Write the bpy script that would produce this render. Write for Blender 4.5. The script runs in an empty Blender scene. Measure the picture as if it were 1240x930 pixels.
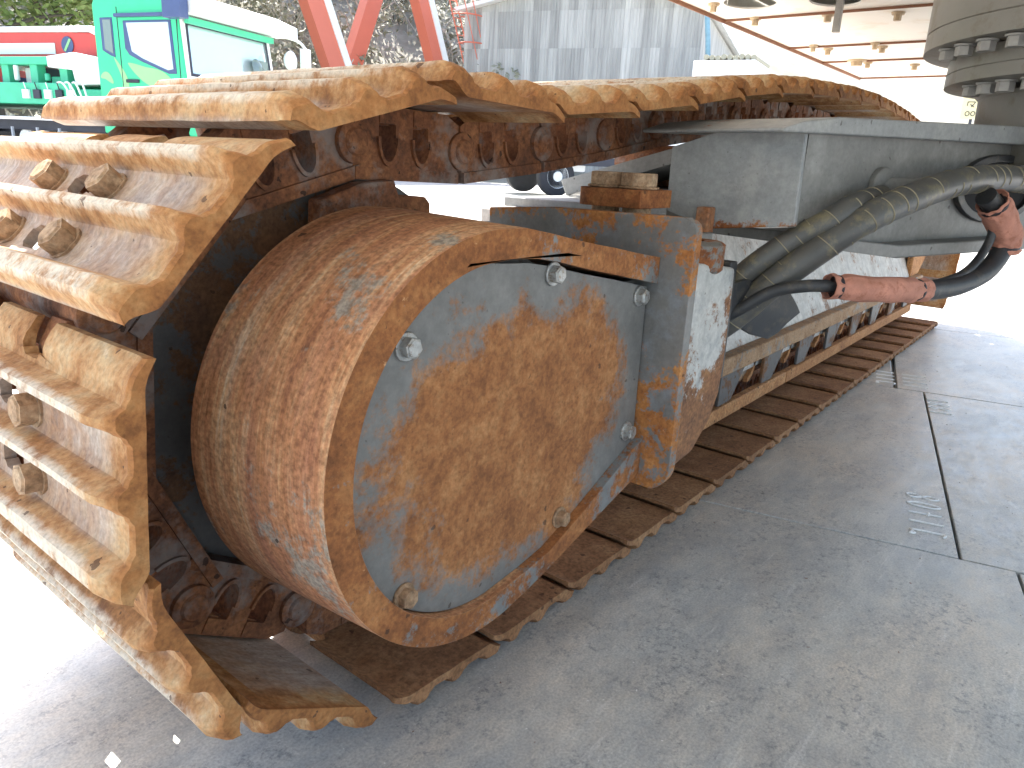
import bpy, bmesh, math, random
from mathutils import Vector, Matrix, noise
from mathutils.geometry import tessellate_polygon
random.seed(7)
R = math.radians
SC = bpy.context.scene
COL = SC.collection

# ------------------------------------------------------------------ camera
cam_d = bpy.data.cameras.new('camera')
cam = bpy.data.objects.new('camera', cam_d); COL.objects.link(cam)
yaw, pitch, roll = 0.660988267, -0.294007575, 0.0472951296
fw = Vector((math.cos(pitch)*math.cos(yaw), math.cos(pitch)*math.sin(yaw), math.sin(pitch)))
rt = fw.cross(Vector((0, 0, 1))).normalized(); up = rt.cross(fw)
rt2 = math.cos(roll)*rt + math.sin(roll)*up; up2 = -math.sin(roll)*rt + math.cos(roll)*up
cam.matrix_world = Matrix.Translation((-0.592516, -0.644233, 0.796203)) @ Matrix((rt2, up2, -fw)).transposed().to_4x4()
cam_d.sensor_width = 36; cam_d.lens = 893.06/1240*36
cam_d.clip_start = 0.02; cam_d.clip_end = 800
SC.camera = cam
# ------------------------------------------------------------------ light
w = bpy.data.worlds.new("World"); SC.world = w; w.use_nodes = True
nt = w.node_tree; bg = nt.nodes['Background']; sky = nt.nodes.new('ShaderNodeTexSky')
SUN = Vector((0.35, 0.6, 1.0)).normalized()
sky.sky_type = 'NISHITA'; sky.sun_disc = False
sky.sun_elevation = math.asin(SUN.z); sky.sun_rotation = math.atan2(SUN.x, SUN.y)
sky.air_density = 1.0; sky.dust_density = 2.5; sky.ozone_density = 1.0
nt.links.new(sky.outputs[0], bg.inputs[0]); bg.inputs[1].default_value = 0.13
sd = bpy.data.lights.new('sun', 'SUN'); sd.energy = 4.5; sd.angle = R(0.5); sd.color = (1, .965, .9)
so = bpy.data.objects.new('sun', sd); COL.objects.link(so)
so.rotation_euler = SUN.to_track_quat('Z', 'Y').to_euler(); so.location = (0, 0, 20)
SC.view_settings.view_transform = 'Standard'; SC.view_settings.look = 'None'
SC.view_settings.exposure = 2.03; SC.view_settings.gamma = 1

# ------------------------------------------------------------------ mesh helpers
class MB:
    def __init__(s): s.v = []; s.f = []; s.m = []
    def add(s, v, f, mi=0):
        o = len(s.v); s.v += [tuple(p) for p in v]
        s.f += [tuple(i+o for i in t) for t in f]; s.m += [mi]*len(f); return s
    def box(s, x0, x1, y0, y1, z0, z1, mi=0, M=None):
        v = [Vector((x, y, z)) for x in (x0, x1) for y in (y0, y1) for z in (z0, z1)]
        if M is not None: v = [M @ p for p in v]
        return s.add(v, [(0, 1, 3, 2), (4, 6, 7, 5), (0, 4, 5, 1), (2, 3, 7, 6), (0, 2, 6, 4), (1, 5, 7, 3)], mi)
    def prism(s, poly, d0, d1, fn, holes=(), mi=0):
        """poly in 2D, extruded between d0 and d1; fn(u, v, d) -> point"""
        loops = [list(poly)]+[list(h) for h in holes]
        tri = tessellate_polygon([[Vector((a, b, 0)) for a, b in l] for l in loops])
        flat = [p for l in loops for p in l]; n = len(flat)
        v = [fn(a, b, d0) for a, b in flat]+[fn(a, b, d1) for a, b in flat]
        f = [tuple(t) for t in tri]+[tuple(i+n for i in reversed(t)) for t in tri]
        k = 0
        for l in loops:
            for i in range(len(l)):
                a = k+i; b = k+(i+1) % len(l); f.append((a, b, b+n, a+n))
            k += len(l)
        return s.add(v, f, mi)
    def cyl(s, p0, p1, r0, r1=None, n=20, cap=True, mi=0, ph=0):
        p0 = Vector(p0); p1 = Vector(p1); r1 = r0 if r1 is None else r1
        ax = (p1-p0).normalized(); a = ax.orthogonal().normalized(); b = ax.cross(a)
        v = []
        for p, r in ((p0, r0), (p1, r1)):
            for i in range(n):
                t = 2*math.pi*i/n+ph; v.append(p+a*math.cos(t)*r+b*math.sin(t)*r)
        f = [(i, (i+1) % n, (i+1) % n+n, i+n) for i in range(n)]
        if cap: f += [tuple(range(n-1, -1, -1)), tuple(range(n, 2*n))]
        return s.add(v, f, mi)
    def lathe(s, prof, p0, ax, n=48, mi=0):
        """prof: (distance along axis, radius)"""
        p0 = Vector(p0); ax = Vector(ax).normalized(); a = ax.orthogonal().normalized(); b = ax.cross(a)
        v = [p0+ax*h+(a*math.cos(2*math.pi*i/n)+b*math.sin(2*math.pi*i/n))*r for h, r in prof for i in range(n)]
        f = [(j*n+i, j*n+(i+1) % n, (j+1)*n+(i+1) % n, (j+1)*n+i) for j in range(len(prof)-1) for i in range(n)]
        f += [tuple(range(n-1, -1, -1)), tuple(range((len(prof)-1)*n, len(prof)*n))]
        return s.add(v, f, mi)
    def tube(s, pts, r, n=12, mi=0, steps=6, closed=False, rad=None, flat=1.0):
        P = spline(pts, steps) if steps > 1 else [Vector(p) for p in pts]
        m = len(P); v = []; prev = None
        for i, p in enumerate(P):
            t = (P[min(i+1, m-1)]-P[max(i-1, 0)]).normalized()
            if prev is None: a = t.orthogonal().normalized()
            else: a = (prev-t*prev.dot(t)).normalized()
            prev = a; b = t.cross(a); rr = rad(i/(m-1)) if rad else r
            for k in range(n):
                q = 2*math.pi*k/n; v.append(p+(a*math.cos(q)+b*math.sin(q)*flat)*rr)
        f = [(j*n+i, j*n+(i+1) % n, (j+1)*n+(i+1) % n, (j+1)*n+i) for j in range(m-1) for i in range(n)]
        f += [tuple(range(n-1, -1, -1)), tuple(range((m-1)*n, m*n))]
        return s.add(v, f, mi)

def spline(pts, steps):
    P = [Vector(p) for p in pts]; out = []
    for i in range(len(P)-1):
        p0 = P[max(i-1, 0)]; p1 = P[i]; p2 = P[i+1]; p3 = P[min(i+2, len(P)-1)]
        for k in range(steps):
            t = k/steps
            out.append(.5*((2*p1)+(p2-p0)*t+(2*p0-5*p1+4*p2-p3)*t*t+(3*p1-p0-3*p2+p3)*t**3))
    out.append(P[-1]); return out

WM = {}
def mesh_of(name, mb, mats, smooth=40, fix=True):
    me = bpy.data.meshes.new(name); me.from_pydata([tuple(p) for p in mb.v], [], mb.f)
    for m in (mats if isinstance(mats, (list, tuple)) else [mats]): me.materials.append(m)
    me.polygons.foreach_set('material_index', mb.m)
    if fix:
        bm = bmesh.new(); bm.from_mesh(me)
        bmesh.ops.recalc_face_normals(bm, faces=bm.faces); bm.to_mesh(me); bm.free()
    if smooth:
        me.polygons.foreach_set('use_smooth', [True]*len(me.polygons)); me.set_sharp_from_angle(angle=R(smooth))
    me.update(); return me
def link(name, data, parent=None, M=None):
    o = bpy.data.objects.new(name, data); COL.objects.link(o)
    M = Matrix.Identity(4) if M is None else M
    if parent is not None:
        o.parent = parent; o.matrix_basis = WM[parent].inverted() @ M
    else: o.matrix_basis = M
    WM[o] = M; return o
def bevel(o, wd, seg=2):
    m = o.modifiers.new('bevel', 'BEVEL'); m.width = wd; m.segments = seg; m.limit_method = 'ANGLE'; m.angle_limit = R(35)
    m.harden_normals = False
    return o
def part(name, mb, mats, parent, bev=0, smooth=40, kind=None, label=None, M=None):
    """mesh given in world coordinates (or in the frame M)"""
    o = link(name, mesh_of(name, mb, mats, smooth), parent, M)
    if bev: bevel(o, bev)
    if kind: o['kind'] = kind
    if label: o['label'] = label
    return o
def thing(name, loc, label, cat, group=None, rz=0):
    o = link(name, None, None, Matrix.Translation(loc) @ Matrix.Rotation(rz, 4, 'Z'))
    o['label'] = label; o['category'] = cat
    if group: o['group'] = group
    return o
def tag(o, label, cat, group=None):
    o['label'] = label; o['category'] = cat
    if group: o['group'] = group
    return o
def struct(name, mb, mats, smooth=40):
    o = link(name, mesh_of(name, mb, mats, smooth)); o['kind'] = 'structure'; return o
XZ = lambda u, v, d: (u, d, v)      # polygon in the x-z plane, depth along y
YZ = lambda u, v, d: (d, u, v)
XY = lambda u, v, d: (u, v, d)

# ------------------------------------------------------------------ material helpers
class NM:
    def __init__(s, name, rough=.6, metal=0.0, spec=.5):
        s.mat = bpy.data.materials.new(name); s.mat.use_nodes = True; s.t = s.mat.node_tree
        s.b = s.t.nodes['Principled BSDF']; s.b.inputs['Roughness'].default_value = rough
        s.b.inputs['Metallic'].default_value = metal; s.b.inputs['Specular IOR Level'].default_value = spec
        tc = s.t.nodes.new('ShaderNodeTexCoord'); oi = s.t.nodes.new('ShaderNodeObjectInfo')
        m = s.t.nodes.new('ShaderNodeVectorMath'); m.operation = 'MULTIPLY_ADD'
        cx = s.t.nodes.new('ShaderNodeCombineXYZ')
        for i in range(3): s.t.links.new(oi.outputs['Random'], cx.inputs[i])
        s.t.links.new(cx.outputs[0], m.inputs[0]); m.inputs[1].default_value = (37, 23, 51)
        s.t.links.new(tc.outputs['Object'], m.inputs[2]); s.co = tc.outputs['Object']; s.rnd = m.outputs[0]
    def n(s, t): return s.t.nodes.new('ShaderNode'+t)
    def put(s, sock, val):
        if hasattr(val, 'is_output') or isinstance(val, bpy.types.NodeSocket): s.t.links.new(val, sock)
        else:
            if sock.type == 'RGBA': val = (val,)*3+(1,) if isinstance(val, (int, float)) else tuple(val)+(1,)*(4-len(val))
            sock.default_value = val
    def mapv(s, vec, scale=(1, 1, 1), rot=(0, 0, 0), loc=(0, 0, 0)):
        m = s.n('Mapping'); s.put(m.inputs['Vector'], vec); m.inputs['Scale'].default_value = scale
        m.inputs['Rotation'].default_value = rot; m.inputs['Location'].default_value = loc; return m.outputs[0]
    def noise(s, scale, detail=6, rough=.6, vec=None, dist=0.0):
        m = s.n('TexNoise'); s.put(m.inputs['Vector'], s.rnd if vec is None else vec)
        m.inputs['Scale'].default_value = scale; m.inputs['Detail'].default_value = detail
        m.inputs['Roughness'].default_value = rough; m.inputs['Distortion'].default_value = dist; return m.outputs['Fac']
    def voro(s, scale, vec=None, feat='F1'):
        m = s.n('TexVoronoi'); m.feature = feat; s.put(m.inputs['Vector'], s.rnd if vec is None else vec)
        m.inputs['Scale'].default_value = scale; return m
    def ramp(s, fac, stops, interp='LINEAR'):
        m = s.n('ValToRGB'); s.put(m.inputs[0], fac); cr = m.color_ramp; cr.interpolation = interp
        while len(cr.elements) > 1: cr.elements.remove(cr.elements[-1])
        for i, (p, c) in enumerate(stops):
            e = cr.elements[0] if i == 0 else cr.elements.new(p)
            e.position = p; c = (c, c, c) if isinstance(c, (int, float)) else c; e.color = (*c, 1)
        return m.outputs[0]
    def mix(s, fac, a, b, mode='MIX'):
        m = s.n('Mix'); m.data_type = 'RGBA'; m.blend_type = mode
        s.put(m.inputs[0], fac); s.put(m.inputs[6], a); s.put(m.inputs[7], b); return m.outputs[2]
    def math(s, op, a, b=0.0, c=None, clamp=False):
        m = s.n('Math'); m.operation = op; m.use_clamp = clamp; s.put(m.inputs[0], a); s.put(m.inputs[1], b)
        if c is not None: s.put(m.inputs[2], c)
        return m.outputs[0]
    def bump(s, h, strength=.4, dist=.002):
        m = s.n('Bump'); m.inputs['Strength'].default_value = strength; m.inputs['Distance'].default_value = dist
        s.put(m.inputs['Height'], h); s.t.links.new(m.outputs[0], s.b.inputs['Normal']); return s
    def base(s, c): s.put(s.b.inputs['Base Color'], c); return s
    def rough(s, c): s.put(s.b.inputs['Roughness'], c); return s
    def metal(s, c): s.put(s.b.inputs['Metallic'], c); return s
    def sepz(s):
        m = s.n('SeparateXYZ'); s.put(m.inputs[0], s.co); return m.outputs[2]
    def edges(s):
        # rust creeps in from the top edge and the free vertical edge of the flange
        m = s.n('SeparateXYZ'); s.put(m.inputs[0], s.co)
        a = s.ramp(m.outputs[2], [(.69, 0), (.722, 1)]); b = s.ramp(s.math('MULTIPLY', m.outputs[1], -1.0), [(.118, 0), (.152, 1)])
        c = s.ramp(m.outputs[2], [(.33, 1), (.42, 0)])
        return s.math('MULTIPLY', s.math('MAXIMUM', s.math('MAXIMUM', a, b), c), .06)
    def spots(s, vec, scale, size=.12, keep=.5):
        """sparse round pits: 1 inside a spot"""
        nn = s.n('TexNoise'); s.put(nn.inputs['Vector'], vec); nn.inputs['Scale'].default_value = scale*2.5; nn.inputs['Detail'].default_value = 4
        mm = s.n('VectorMath'); mm.operation = 'MULTIPLY_ADD'; s.put(mm.inputs[0], nn.outputs['Color']); mm.inputs[1].default_value = (.5/scale,)*3; s.put(mm.inputs[2], vec)
        v = s.voro(scale, mm.outputs[0]); a = s.math('LESS_THAN', v.outputs['Distance'], size)
        sep = s.n('SeparateColor'); s.put(sep.inputs[0], v.outputs['Color'])
        k = s.math('GREATER_THAN', sep.outputs[0], keep); return s.math('MULTIPLY', a, k)

def simple(name, col, rough=.5, metal=0.0, var=.15, scale=8, bump=.15, dirt=None):
    m = NM(name, rough, metal)
    n1 = m.noise(scale, 8, .65)
    c2 = tuple(min(1, x*(1+var)) for x in col); c1 = tuple(x*(1-var) for x in col)
    c = m.ramp(n1, [(.3, c1), (.7, c2)])
    if dirt: c = m.mix(m.ramp(m.noise(scale*2.3, 8, .7), [(.52, 0), (.66, 1)]), c, dirt)
    m.base(c)
    if bump: m.bump(m.noise(scale*12, 6, .6), bump, .001)
    return m.mat

def rusty(name, cols, scale=9, dark=(.035, .018, .012), spots=True, rough=.82, bump=.5, fine=140, dk=.55, streak=None, polish=None):
    """layered rust. cols: list of 3-4 rust tones"""
    m = NM(name, rough, 0.0, .35)
    v = m.rnd
    n1 = m.noise(scale, 9, .68, v, .3); n2 = m.noise(scale*5.5, 7, .7, v)
    f = m.math('ADD', m.math('MULTIPLY', n1, .62), m.math('MULTIPLY', n2, .38))
    k = len(cols)
    c = m.ramp(f, [(.36+.28*i/(k-1), cols[i]) for i in range(k)])
    if streak:
        s = m.noise(1.0, 7, .7, m.mapv(v, streak)); c = m.mix(m.ramp(s, [(.42, 0), (.62, .75)]), c, cols[0])
    dn = m.ramp(m.noise(scale*2.2, 8, .72, m.mapv(v, (1, 1, 1), (0, 0, 0), (5, 3, 1))), [(dk, 0), (dk+.14, .8)])
    c = m.mix(dn, c, dark)
    grain = m.noise(fine, 3, .6, v)
    c = m.mix(.55, c, m.ramp(grain, [(.33, .4), (.5, 1.0), (.67, 1.5)]), 'MULTIPLY')
    if polish:
        pz = m.ramp(m.noise(scale*.8, 7, .7, m.mapv(v, (1, 1, 1), (0, 0, 0), (9, 1, 4))), [(.5, 0), (.63, .75)])
        c = m.mix(pz, c, polish)
        m.rough(m.ramp(pz, [(0, rough), (1, rough-.3)]))
    if spots:
        sp = m.spots(m.mapv(v), 34, .17, .72); c = m.mix(m.math('MULTIPLY', sp, .85), c, dark)
        sp2 = m.spots(m.mapv(v, (1, 1, 1), (0, 0, 0), (2, 7, 3)), 80, .15, .8); c = m.mix(m.math('MULTIPLY', sp2, .5), c, dark)
    m.base(c)
    h = m.math('ADD', m.math('MULTIPLY', n2, .6), m.math('MULTIPLY', grain, .5))
    return m.bump(h, bump, .0016).mat

def paintrust(name, paint, cols, amount=.5, scale=6, rough=.5, extra=None, paint2=None, width=.04, dark=(.03, .016, .01), light=None, streaks=False):
    """paint flaked off to rust; larger amount = more rust. extra: fn(NM) -> value added to the mask"""
    m = NM(name, rough, 0.0, .45); v = m.co
    n1 = m.noise(scale, 10, .68, v, .25); n3 = m.noise(scale*6, 8, .75, m.mapv(v, (1, 1, 1), (0, 0, 0), (3, 1, 2)))
    k = m.math('ADD', m.math('MULTIPLY', n1, .72), m.math('MULTIPLY', n3, .28))
    if extra: k = m.math('ADD', k, extra(m))
    th = 1-amount
    n5 = m.noise(scale*22, 7, .8, v); k = m.math('ADD', k, m.math('MULTIPLY', m.math('SUBTRACT', n5, .5), .16))
    mask = m.ramp(k, [(max(0, th-width/2), 0), (min(1, th+width/2), 1)])
    r = m.ramp(m.noise(scale*1.7, 13, .82, v), [(.36, cols[0]), (.5, cols[1]), (.64, cols[2])])
    g = m.noise(150, 4, .6, v)
    r = m.mix(.4, r, m.ramp(g, [(.33, .35), (.5, 1.0), (.67, 1.55)]), 'MULTIPLY')
    if light is not None:
        r = m.mix(m.ramp(m.noise(scale*9, 6, .7, v), [(.66, 0), (.74, .8)]), r, light)
    p = m.ramp(m.noise(scale*1.7, 8, .7, v), [(.3, tuple(x*.78 for x in paint)), (.7, tuple(min(1, x*1.22) for x in paint))])
    if paint2: p = m.mix(m.ramp(m.noise(scale*2.1, 8, .7, m.mapv(v, (1, 1, 1), (0, 0, 0), (8, 8, 2))), [(.5, 0), (.64, .8)]), p, paint2)
    if streaks:
        s = m.noise(1.0, 6, .65, m.mapv(v, (26, 26, 3))); p = m.mix(m.ramp(s, [(.5, 0), (.68, .6)]), p, tuple(x*.45 for x in paint))
    p = m.mix(.35, p, m.ramp(m.noise(90, 4, .7, v), [(.3, .6), (.7, 1.35)]), 'MULTIPLY')
    c = m.mix(mask, p, r)
    sp = m.spots(v, 34, .13, .8); c = m.mix(m.math('MULTIPLY', sp, .65), c, dark)
    sp2 = m.spots(m.mapv(v, (1, 1, 1), (0, 0, 0), (4, 4, 4)), 90, .13, .85); c = m.mix(m.math('MULTIPLY', sp2, .4), c, dark)
    m.base(c); m.rough(m.mix(mask, rough, .85))
    h = m.math('ADD', m.math('MULTIPLY', mask, m.math('MULTIPLY', g, .9)), m.math('MULTIPLY', m.noise(40, 5, .6, v), .25))
    return m.bump(h, .35, .0015).mat

BL = (.165, .162, .152)           # grey-blue machine paint
RU = [(.12, .04, .013), (.26, .09, .027), (.38, .16, .052)]
M = {}
M['shoe'] = rusty('rusty_shoe_steel', [(.27, .125, .05), (.41, .20, .075), (.5, .27, .11), (.52, .36, .2)], 9, polish=(.42, .36, .32), dk=.62)
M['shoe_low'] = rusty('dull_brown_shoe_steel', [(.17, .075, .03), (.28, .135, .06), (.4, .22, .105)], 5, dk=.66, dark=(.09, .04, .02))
def shoe_mat():
    m = NM('worn_rusty_shoe', .8, 0, .4); v = m.rnd
    sx = m.n('SeparateXYZ'); m.put(sx.inputs[0], m.co); U, Y, Z = sx.outputs
    n1 = m.noise(7, 9, .68, v, .3); n2 = m.noise(34, 8, .7, v); g = m.noise(170, 4, .6, v)
    f = m.math('ADD', m.math('MULTIPLY', n1, .6), m.math('MULTIPLY', n2, .4))
    c = m.ramp(f, [(.36, (.17, .07, .025)), (.44, (.33, .15, .05)), (.51, (.46, .26, .115)), (.58, (.5, .34, .18)), (.66, (.56, .45, .31))])
    wob = m.math('MULTIPLY', m.math('SUBTRACT', n2, .5), .05)
    # bare ground-polished trough floors
    tr = m.ramp(m.math('ADD', Z, m.math('MULTIPLY', wob, .25)), [(.0135, 1), (.021, 0)])
    inn = m.ramp(m.math('ADD', Y, wob), [(.03, 0), (.07, 1)])
    sc = m.ramp(m.noise(1.0, 8, .75, m.mapv(v, (16, 60, 8), (0, 0, R(35)))), [(.36, (.27, .21, .175)), (.5, (.37, .31, .27)), (.64, (.5, .45, .4))])
    gapm = m.math('GREATER_THAN', U, .045)
    k = m.math('MULTIPLY', m.math('MULTIPLY', tr, inn), m.math('MULTIPLY', gapm, m.ramp(n1, [(.38, .35), (.55, .9)])))
    c = m.mix(k, c, sc)
    # ends weather to orange
    en = m.ramp(m.math('ADD', Y, m.math('MULTIPLY', wob, .5)), [(.004, 1), (.02, 0)])
    c = m.mix(m.math('MULTIPLY', en, .8), c, m.ramp(f, [(.38, (.15, .055, .018)), (.5, (.33, .125, .032)), (.62, (.43, .2, .06))]))
    # worn pale grouser tips
    tp = m.ramp(m.math('ADD', Z, m.math('MULTIPLY', wob, .3)), [(.031, 0), (.0385, 1)])
    c = m.mix(m.math('MULTIPLY', m.math('MULTIPLY', tp, inn), m.ramp(n2, [(.36, .2), (.5, .95)])), c, (.6, .53, .43))
    c = m.mix(.5, c, m.ramp(g, [(.32, .52), (.5, 1.0), (.68, 1.35)]), 'MULTIPLY')
    for sc_, sz, kp in ((26, .12, .8), (60, .12, .85)): c = m.mix(m.math('MULTIPLY', m.spots(m.mapv(v, (1, 1, 1), (0, 0, 0), (sc_, 1, 2)), sc_, sz, kp), .75), c, (.07, .035, .02))
    m.base(c); m.rough(m.ramp(k, [(0, .82), (1, .55)]))
    return m.bump(m.math('ADD', m.math('MULTIPLY', n2, .8), m.math('MULTIPLY', g, .5)), .5, .0018).mat
M['shoe'] = shoe_mat()
M['bolt'] = rusty('rusty_bolt_steel', [(.24, .14, .075), (.34, .22, .13), (.46, .34, .22)], 24, spots=False, dk=.66)
M['link'] = rusty('dark_rusty_link_steel', [(.1, .042, .024), (.2, .078, .034), (.32, .135, .055)], 12, polish=(.24, .21, .19), dk=.56)
M['drum'] = rusty('streaked_rusty_drum', [(.17, .075, .035), (.3, .125, .055), (.4, .2, .095), (.45, .3, .17)], 5, polish=(.25, .25, .22), dk=.64, spots=True)
M['hub'] = paintrust('dull_grey_hub_paint', (.105, .1, .095), [(.1, .05, .03), (.16, .08, .04), (.22, .11, .05)], .48, 7)
def centre(cx, cz, rx, rz, k):
    def f(m):
        mp = m.mapv(m.co, (1/rx, 0, 1/rz), (0, 0, 0), (-cx/rx, 0, -cz/rz))
        l = m.n('VectorMath'); l.operation = 'LENGTH'; m.put(l.inputs[0], mp)
        return m.math('MULTIPLY', m.math('SUBTRACT', 1.0, l.outputs['Value']), k)
    return f
M['beam'] = paintrust('grey_carbody_paint', (.195, .19, .175), RU, .33, 4, paint2=(.27, .265, .245))
M['arm'] = paintrust('grey_arm_plate_paint', (.26, .265, .258), RU, .37, 3.2, paint2=(.34, .335, .31), extra=None)
M['white'] = paintrust('worn_white_frame_paint', (.52, .5, .46), [(.2, .12, .08), (.33, .22, .16), (.42, .3, .22)], .44, 9, paint2=(.4, .36, .31), streaks=True)
M['ledge'] = paintrust('muddy_ledge_paint', (.2, .185, .16), [(.22, .12, .06), (.36, .22, .12), (.45, .3, .18)], .55, 10)
M['rail'] = rusty('orange_guard_rail', [(.28, .12, .05), (.42, .2, .08), (.5, .28, .13)], 10, dk=.66)
M['bearing'] = simple('grey_bearing_paint', (.2, .19, .165), .45, 0, .12, 5, .1, (.15, .125, .09))
M['boltgrey'] = simple('grey_painted_bolt', (.3, .29, .27), .4, 0, .2, 30, .1)
M['belly'] = simple('cream_belly_paint', (.82, .8, .74), .6, 0, .05, 3, .05, (.76, .7, .6))
M['brownedge'] = simple('brown_seam_steel', (.2, .09, .05), .8)
M['beltbolt'] = simple('tan_belly_bolt', (.42, .32, .2), .6, 0, .2, 30, .2)
M['rubber'] = simple('black_rubber', (.03, .031, .033), .5, 0, .3, 14, .3, (.08, .07, .055))
M['spiral'] = simple('grey_spiral_wrap', (.075, .073, .066), .42, 0, .3, 10, .3, (.17, .145, .085))
M['crease'] = simple('dusty_wrap_edge', (.3, .26, .17), .8)
M['sleeve'] = simple('salmon_cloth_sleeve', (.5, .22, .15), .85, 0, .2, 25, .8, (.36, .14, .085))
M['strap'] = simple('black_tie', (.02, .015, .018), .5)
M['plated'] = simple('worn_plated_bolt', (.42, .42, .4), .35, .6, .35, 60, .5, (.2, .14, .09))

# steel road plates: stained, smeared, slightly glossy
def plate_mat():
    m = NM('worn_steel_plate', .45, 0.0, .5)
    g = m.n('NewGeometry'); v = g.outputs['Position']; rot = (0, 0, R(-25))
    n1 = m.noise(1.0, 10, .75, m.mapv(v, (1.8, 4.5, 1), rot), .8)
    n2 = m.noise(1.0, 12, .8, m.mapv(v, (9, 16, 1), rot), .5)
    n3 = m.noise(70, 8, .8, v); n4 = m.noise(22, 10, .8, v, .5)
    f = m.math('ADD', m.math('ADD', m.math('MULTIPLY', n1, .42), m.math('MULTIPLY', n2, .33)), m.math('MULTIPLY', n4, .25))
    c = m.ramp(f, [(.37, (.33, .335, .34)), (.45, (.46, .46, .45)), (.51, (.56, .545, .51)), (.57, (.65, .62, .57)), (.64, (.76, .73, .68))])
    tint = m.ramp(m.noise(1.0, 7, .7, m.mapv(v, (1.2, 2.4, 1), rot, (4, 1, 0))), [(.42, (.93, .98, 1.0)), (.6, (1.08, 1.0, .9))])
    c = m.mix(.8, c, tint, 'MULTIPLY')
    # rubbed-in grit, dark, gathered in patches
    grit = m.math('MULTIPLY', m.ramp(n3, [(.5, 0), (.6, 1)]), m.ramp(m.noise(1.0, 9, .78, m.mapv(v, (4.5, 8, 1), rot, (2, 2, 0)), .4), [(.47, 0), (.56, .95)]))
    c = m.mix(m.math('MULTIPLY', grit, .7), c, (.16, .17, .19))
    # long pale and dark drag scuffs
    c = m.mix(m.ramp(m.noise(1.0, 9, .82, m.mapv(v, (3.5, 34, 1), rot)), [(.56, 0), (.66, .5)]), c, (.8, .78, .74))
    c = m.mix(m.ramp(m.noise(1.0, 9, .82, m.mapv(v, (3, 26, 1), (0, 0, R(-38)), (7, 3, 0))), [(.6, 0), (.68, .55)]), c, (.2, .205, .225))
    c = m.mix(.45, c, m.ramp(m.noise(240, 3, .6, v), [(.35, .62), (.5, 1.0), (.66, 1.35)]), 'MULTIPLY')
    c = m.mix(m.spots(v, 55, .07, .8), c, (.85, .84, .8))
    c = m.mix(m.math('MULTIPLY', m.spots(m.mapv(v, (1, 1, 1), (0, 0, 0), (3, 5, 0)), 30, .07, .82), .8), c, (.2, .09, .05))
    m.base(c); m.rough(m.ramp(n2, [(.35, .27), (.62, .5)])); m.b.inputs['Metallic'].default_value = .1; m.b.inputs['IOR'].default_value = 1.7
    return m.bump(m.math('ADD', m.math('MULTIPLY', n4, .7), m.math('MULTIPLY', n3, .5)), .35, .002).mat
M['plate'] = plate_mat()
M['bead'] = simple('bright_weld_bead', (.95, .95, .93), .4, 0, .02, 60, 0)

# ------------------------------------------------------------------ setting: yard, plates
mb = MB(); mb.add([(-300, -300, -.03), (600, -300, -.03), (600, 600, -.03), (-300, 600, -.03)], [(0, 1, 2, 3)])
cm = NM('pale_concrete', .85)
cm.base(cm.ramp(cm.noise(.5, 10, .7, cm.co), [(.35, (.42, .41, .38)), (.65, (.52, .51, .48))])); cm.bump(cm.noise(30, 8, .7, cm.co), .3, .01)
ground = struct('ground', mb, cm.mat)
A = R(13.2); O = Vector((1.178, -.543)); e1 = Vector((math.cos(A), math.sin(A))); e2 = Vector((-math.sin(A), math.cos(A)))
def PL(a, b, z): p = O+e1*a+e2*b; return (p.x, p.y, z)
rows = [(-4.46, -2.98, .6), (-2.975, -1.49, -.9), (-1.483, -.003, -.107), (.003, 1.455, -.0), (1.463, 2.94, .1), (2.95, 4.4, .3), (4.41, 5.9, -.4)]
pm = None
for a0, a1, off in rows:
    for k in (-2, -1, 0, 1):
        g = .006 if a0 < 1 else .016
        b0 = off+k*3.05; 
        mb = MB(); mb.prism([(a0, b0+g/2), (a1, b0+g/2), (a1, b0+3.05-g/2), (a0, b0+3.05-g/2)], -.024, random.choice((0, -.0008, -.0012)), lambda u, v, d: PL(u, v, d))
        o = part('steel_plate', mb, M['plate'], ground, .002)
mb = MB()
for _ in range(420):
    a_ = random.uniform(-1.2, 2.2); b_ = random.uniform(-.9, .75); x_, y_, _z = PL(a_, b_, 0); r_ = random.choice((.001, .0013, .0018, .0026))*random.uniform(.7, 1.3)
    q0 = random.uniform(0, 6); mb.add([(x_+r_*math.cos(q0+k*1.26)*random.uniform(.7, 1.2), y_+r_*math.sin(q0+k*1.26), -.0005) for k in range(5)]+[(x_+random.uniform(-.3, .3)*r_, y_, r_*.8)], [(k, (k+1) % 5, 5) for k in range(5)])
mo = link('grit_specks', mesh_of('grit_specks', mb, simple('pale_grit', (.5, .46, .4), .9), 0)); mo['kind'] = 'stuff'; mo['label'] = 'tiny pale grit specks scattered on the steel plates'
# weld-bead figures on the plates. glyph strokes in a unit cell: x along reading, y up
G = {'J': [[(.25, .93), (.05, 1), (.12, .86), (.42, .97), (.5, .9), (.52, .1), (.35, 0), (.2, .08)]],
     '1': [[(.45, 1), (.45, 0)]],
     '4': [[(.42, 1), (.45, 0)], [(.3, .42), (.62, .36)]],
     '0': [[(.45, 1), (.25, .8), (.25, .25), (.45, 0), (.65, .2), (.66, .75), (.45, 1)]],
     '8': [[(.7, .9), (.45, 1), (.28, .8), (.45, .55), (.68, .3), (.5, 0), (.3, .15), (.35, .4), (.6, .62), (.7, .9)]]}
def bead(txt, a, b, cw, h, ba=1.0, r=.0016, sl=0.0):
    mb = MB()
    for i, ch in enumerate(txt):
        for st in G[ch]:
            pts = [PL(a+cw*(i+x)*ba+random.uniform(-.001, .001), b+h*y+sl*i, .0005) for x, y in st]
            mb.tube(pts, r, 6, steps=5)
    return mb
part('weld_bead_number', bead('J1408', .08, .022, .055, .075, r=.0028), M['bead'], ground)
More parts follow.
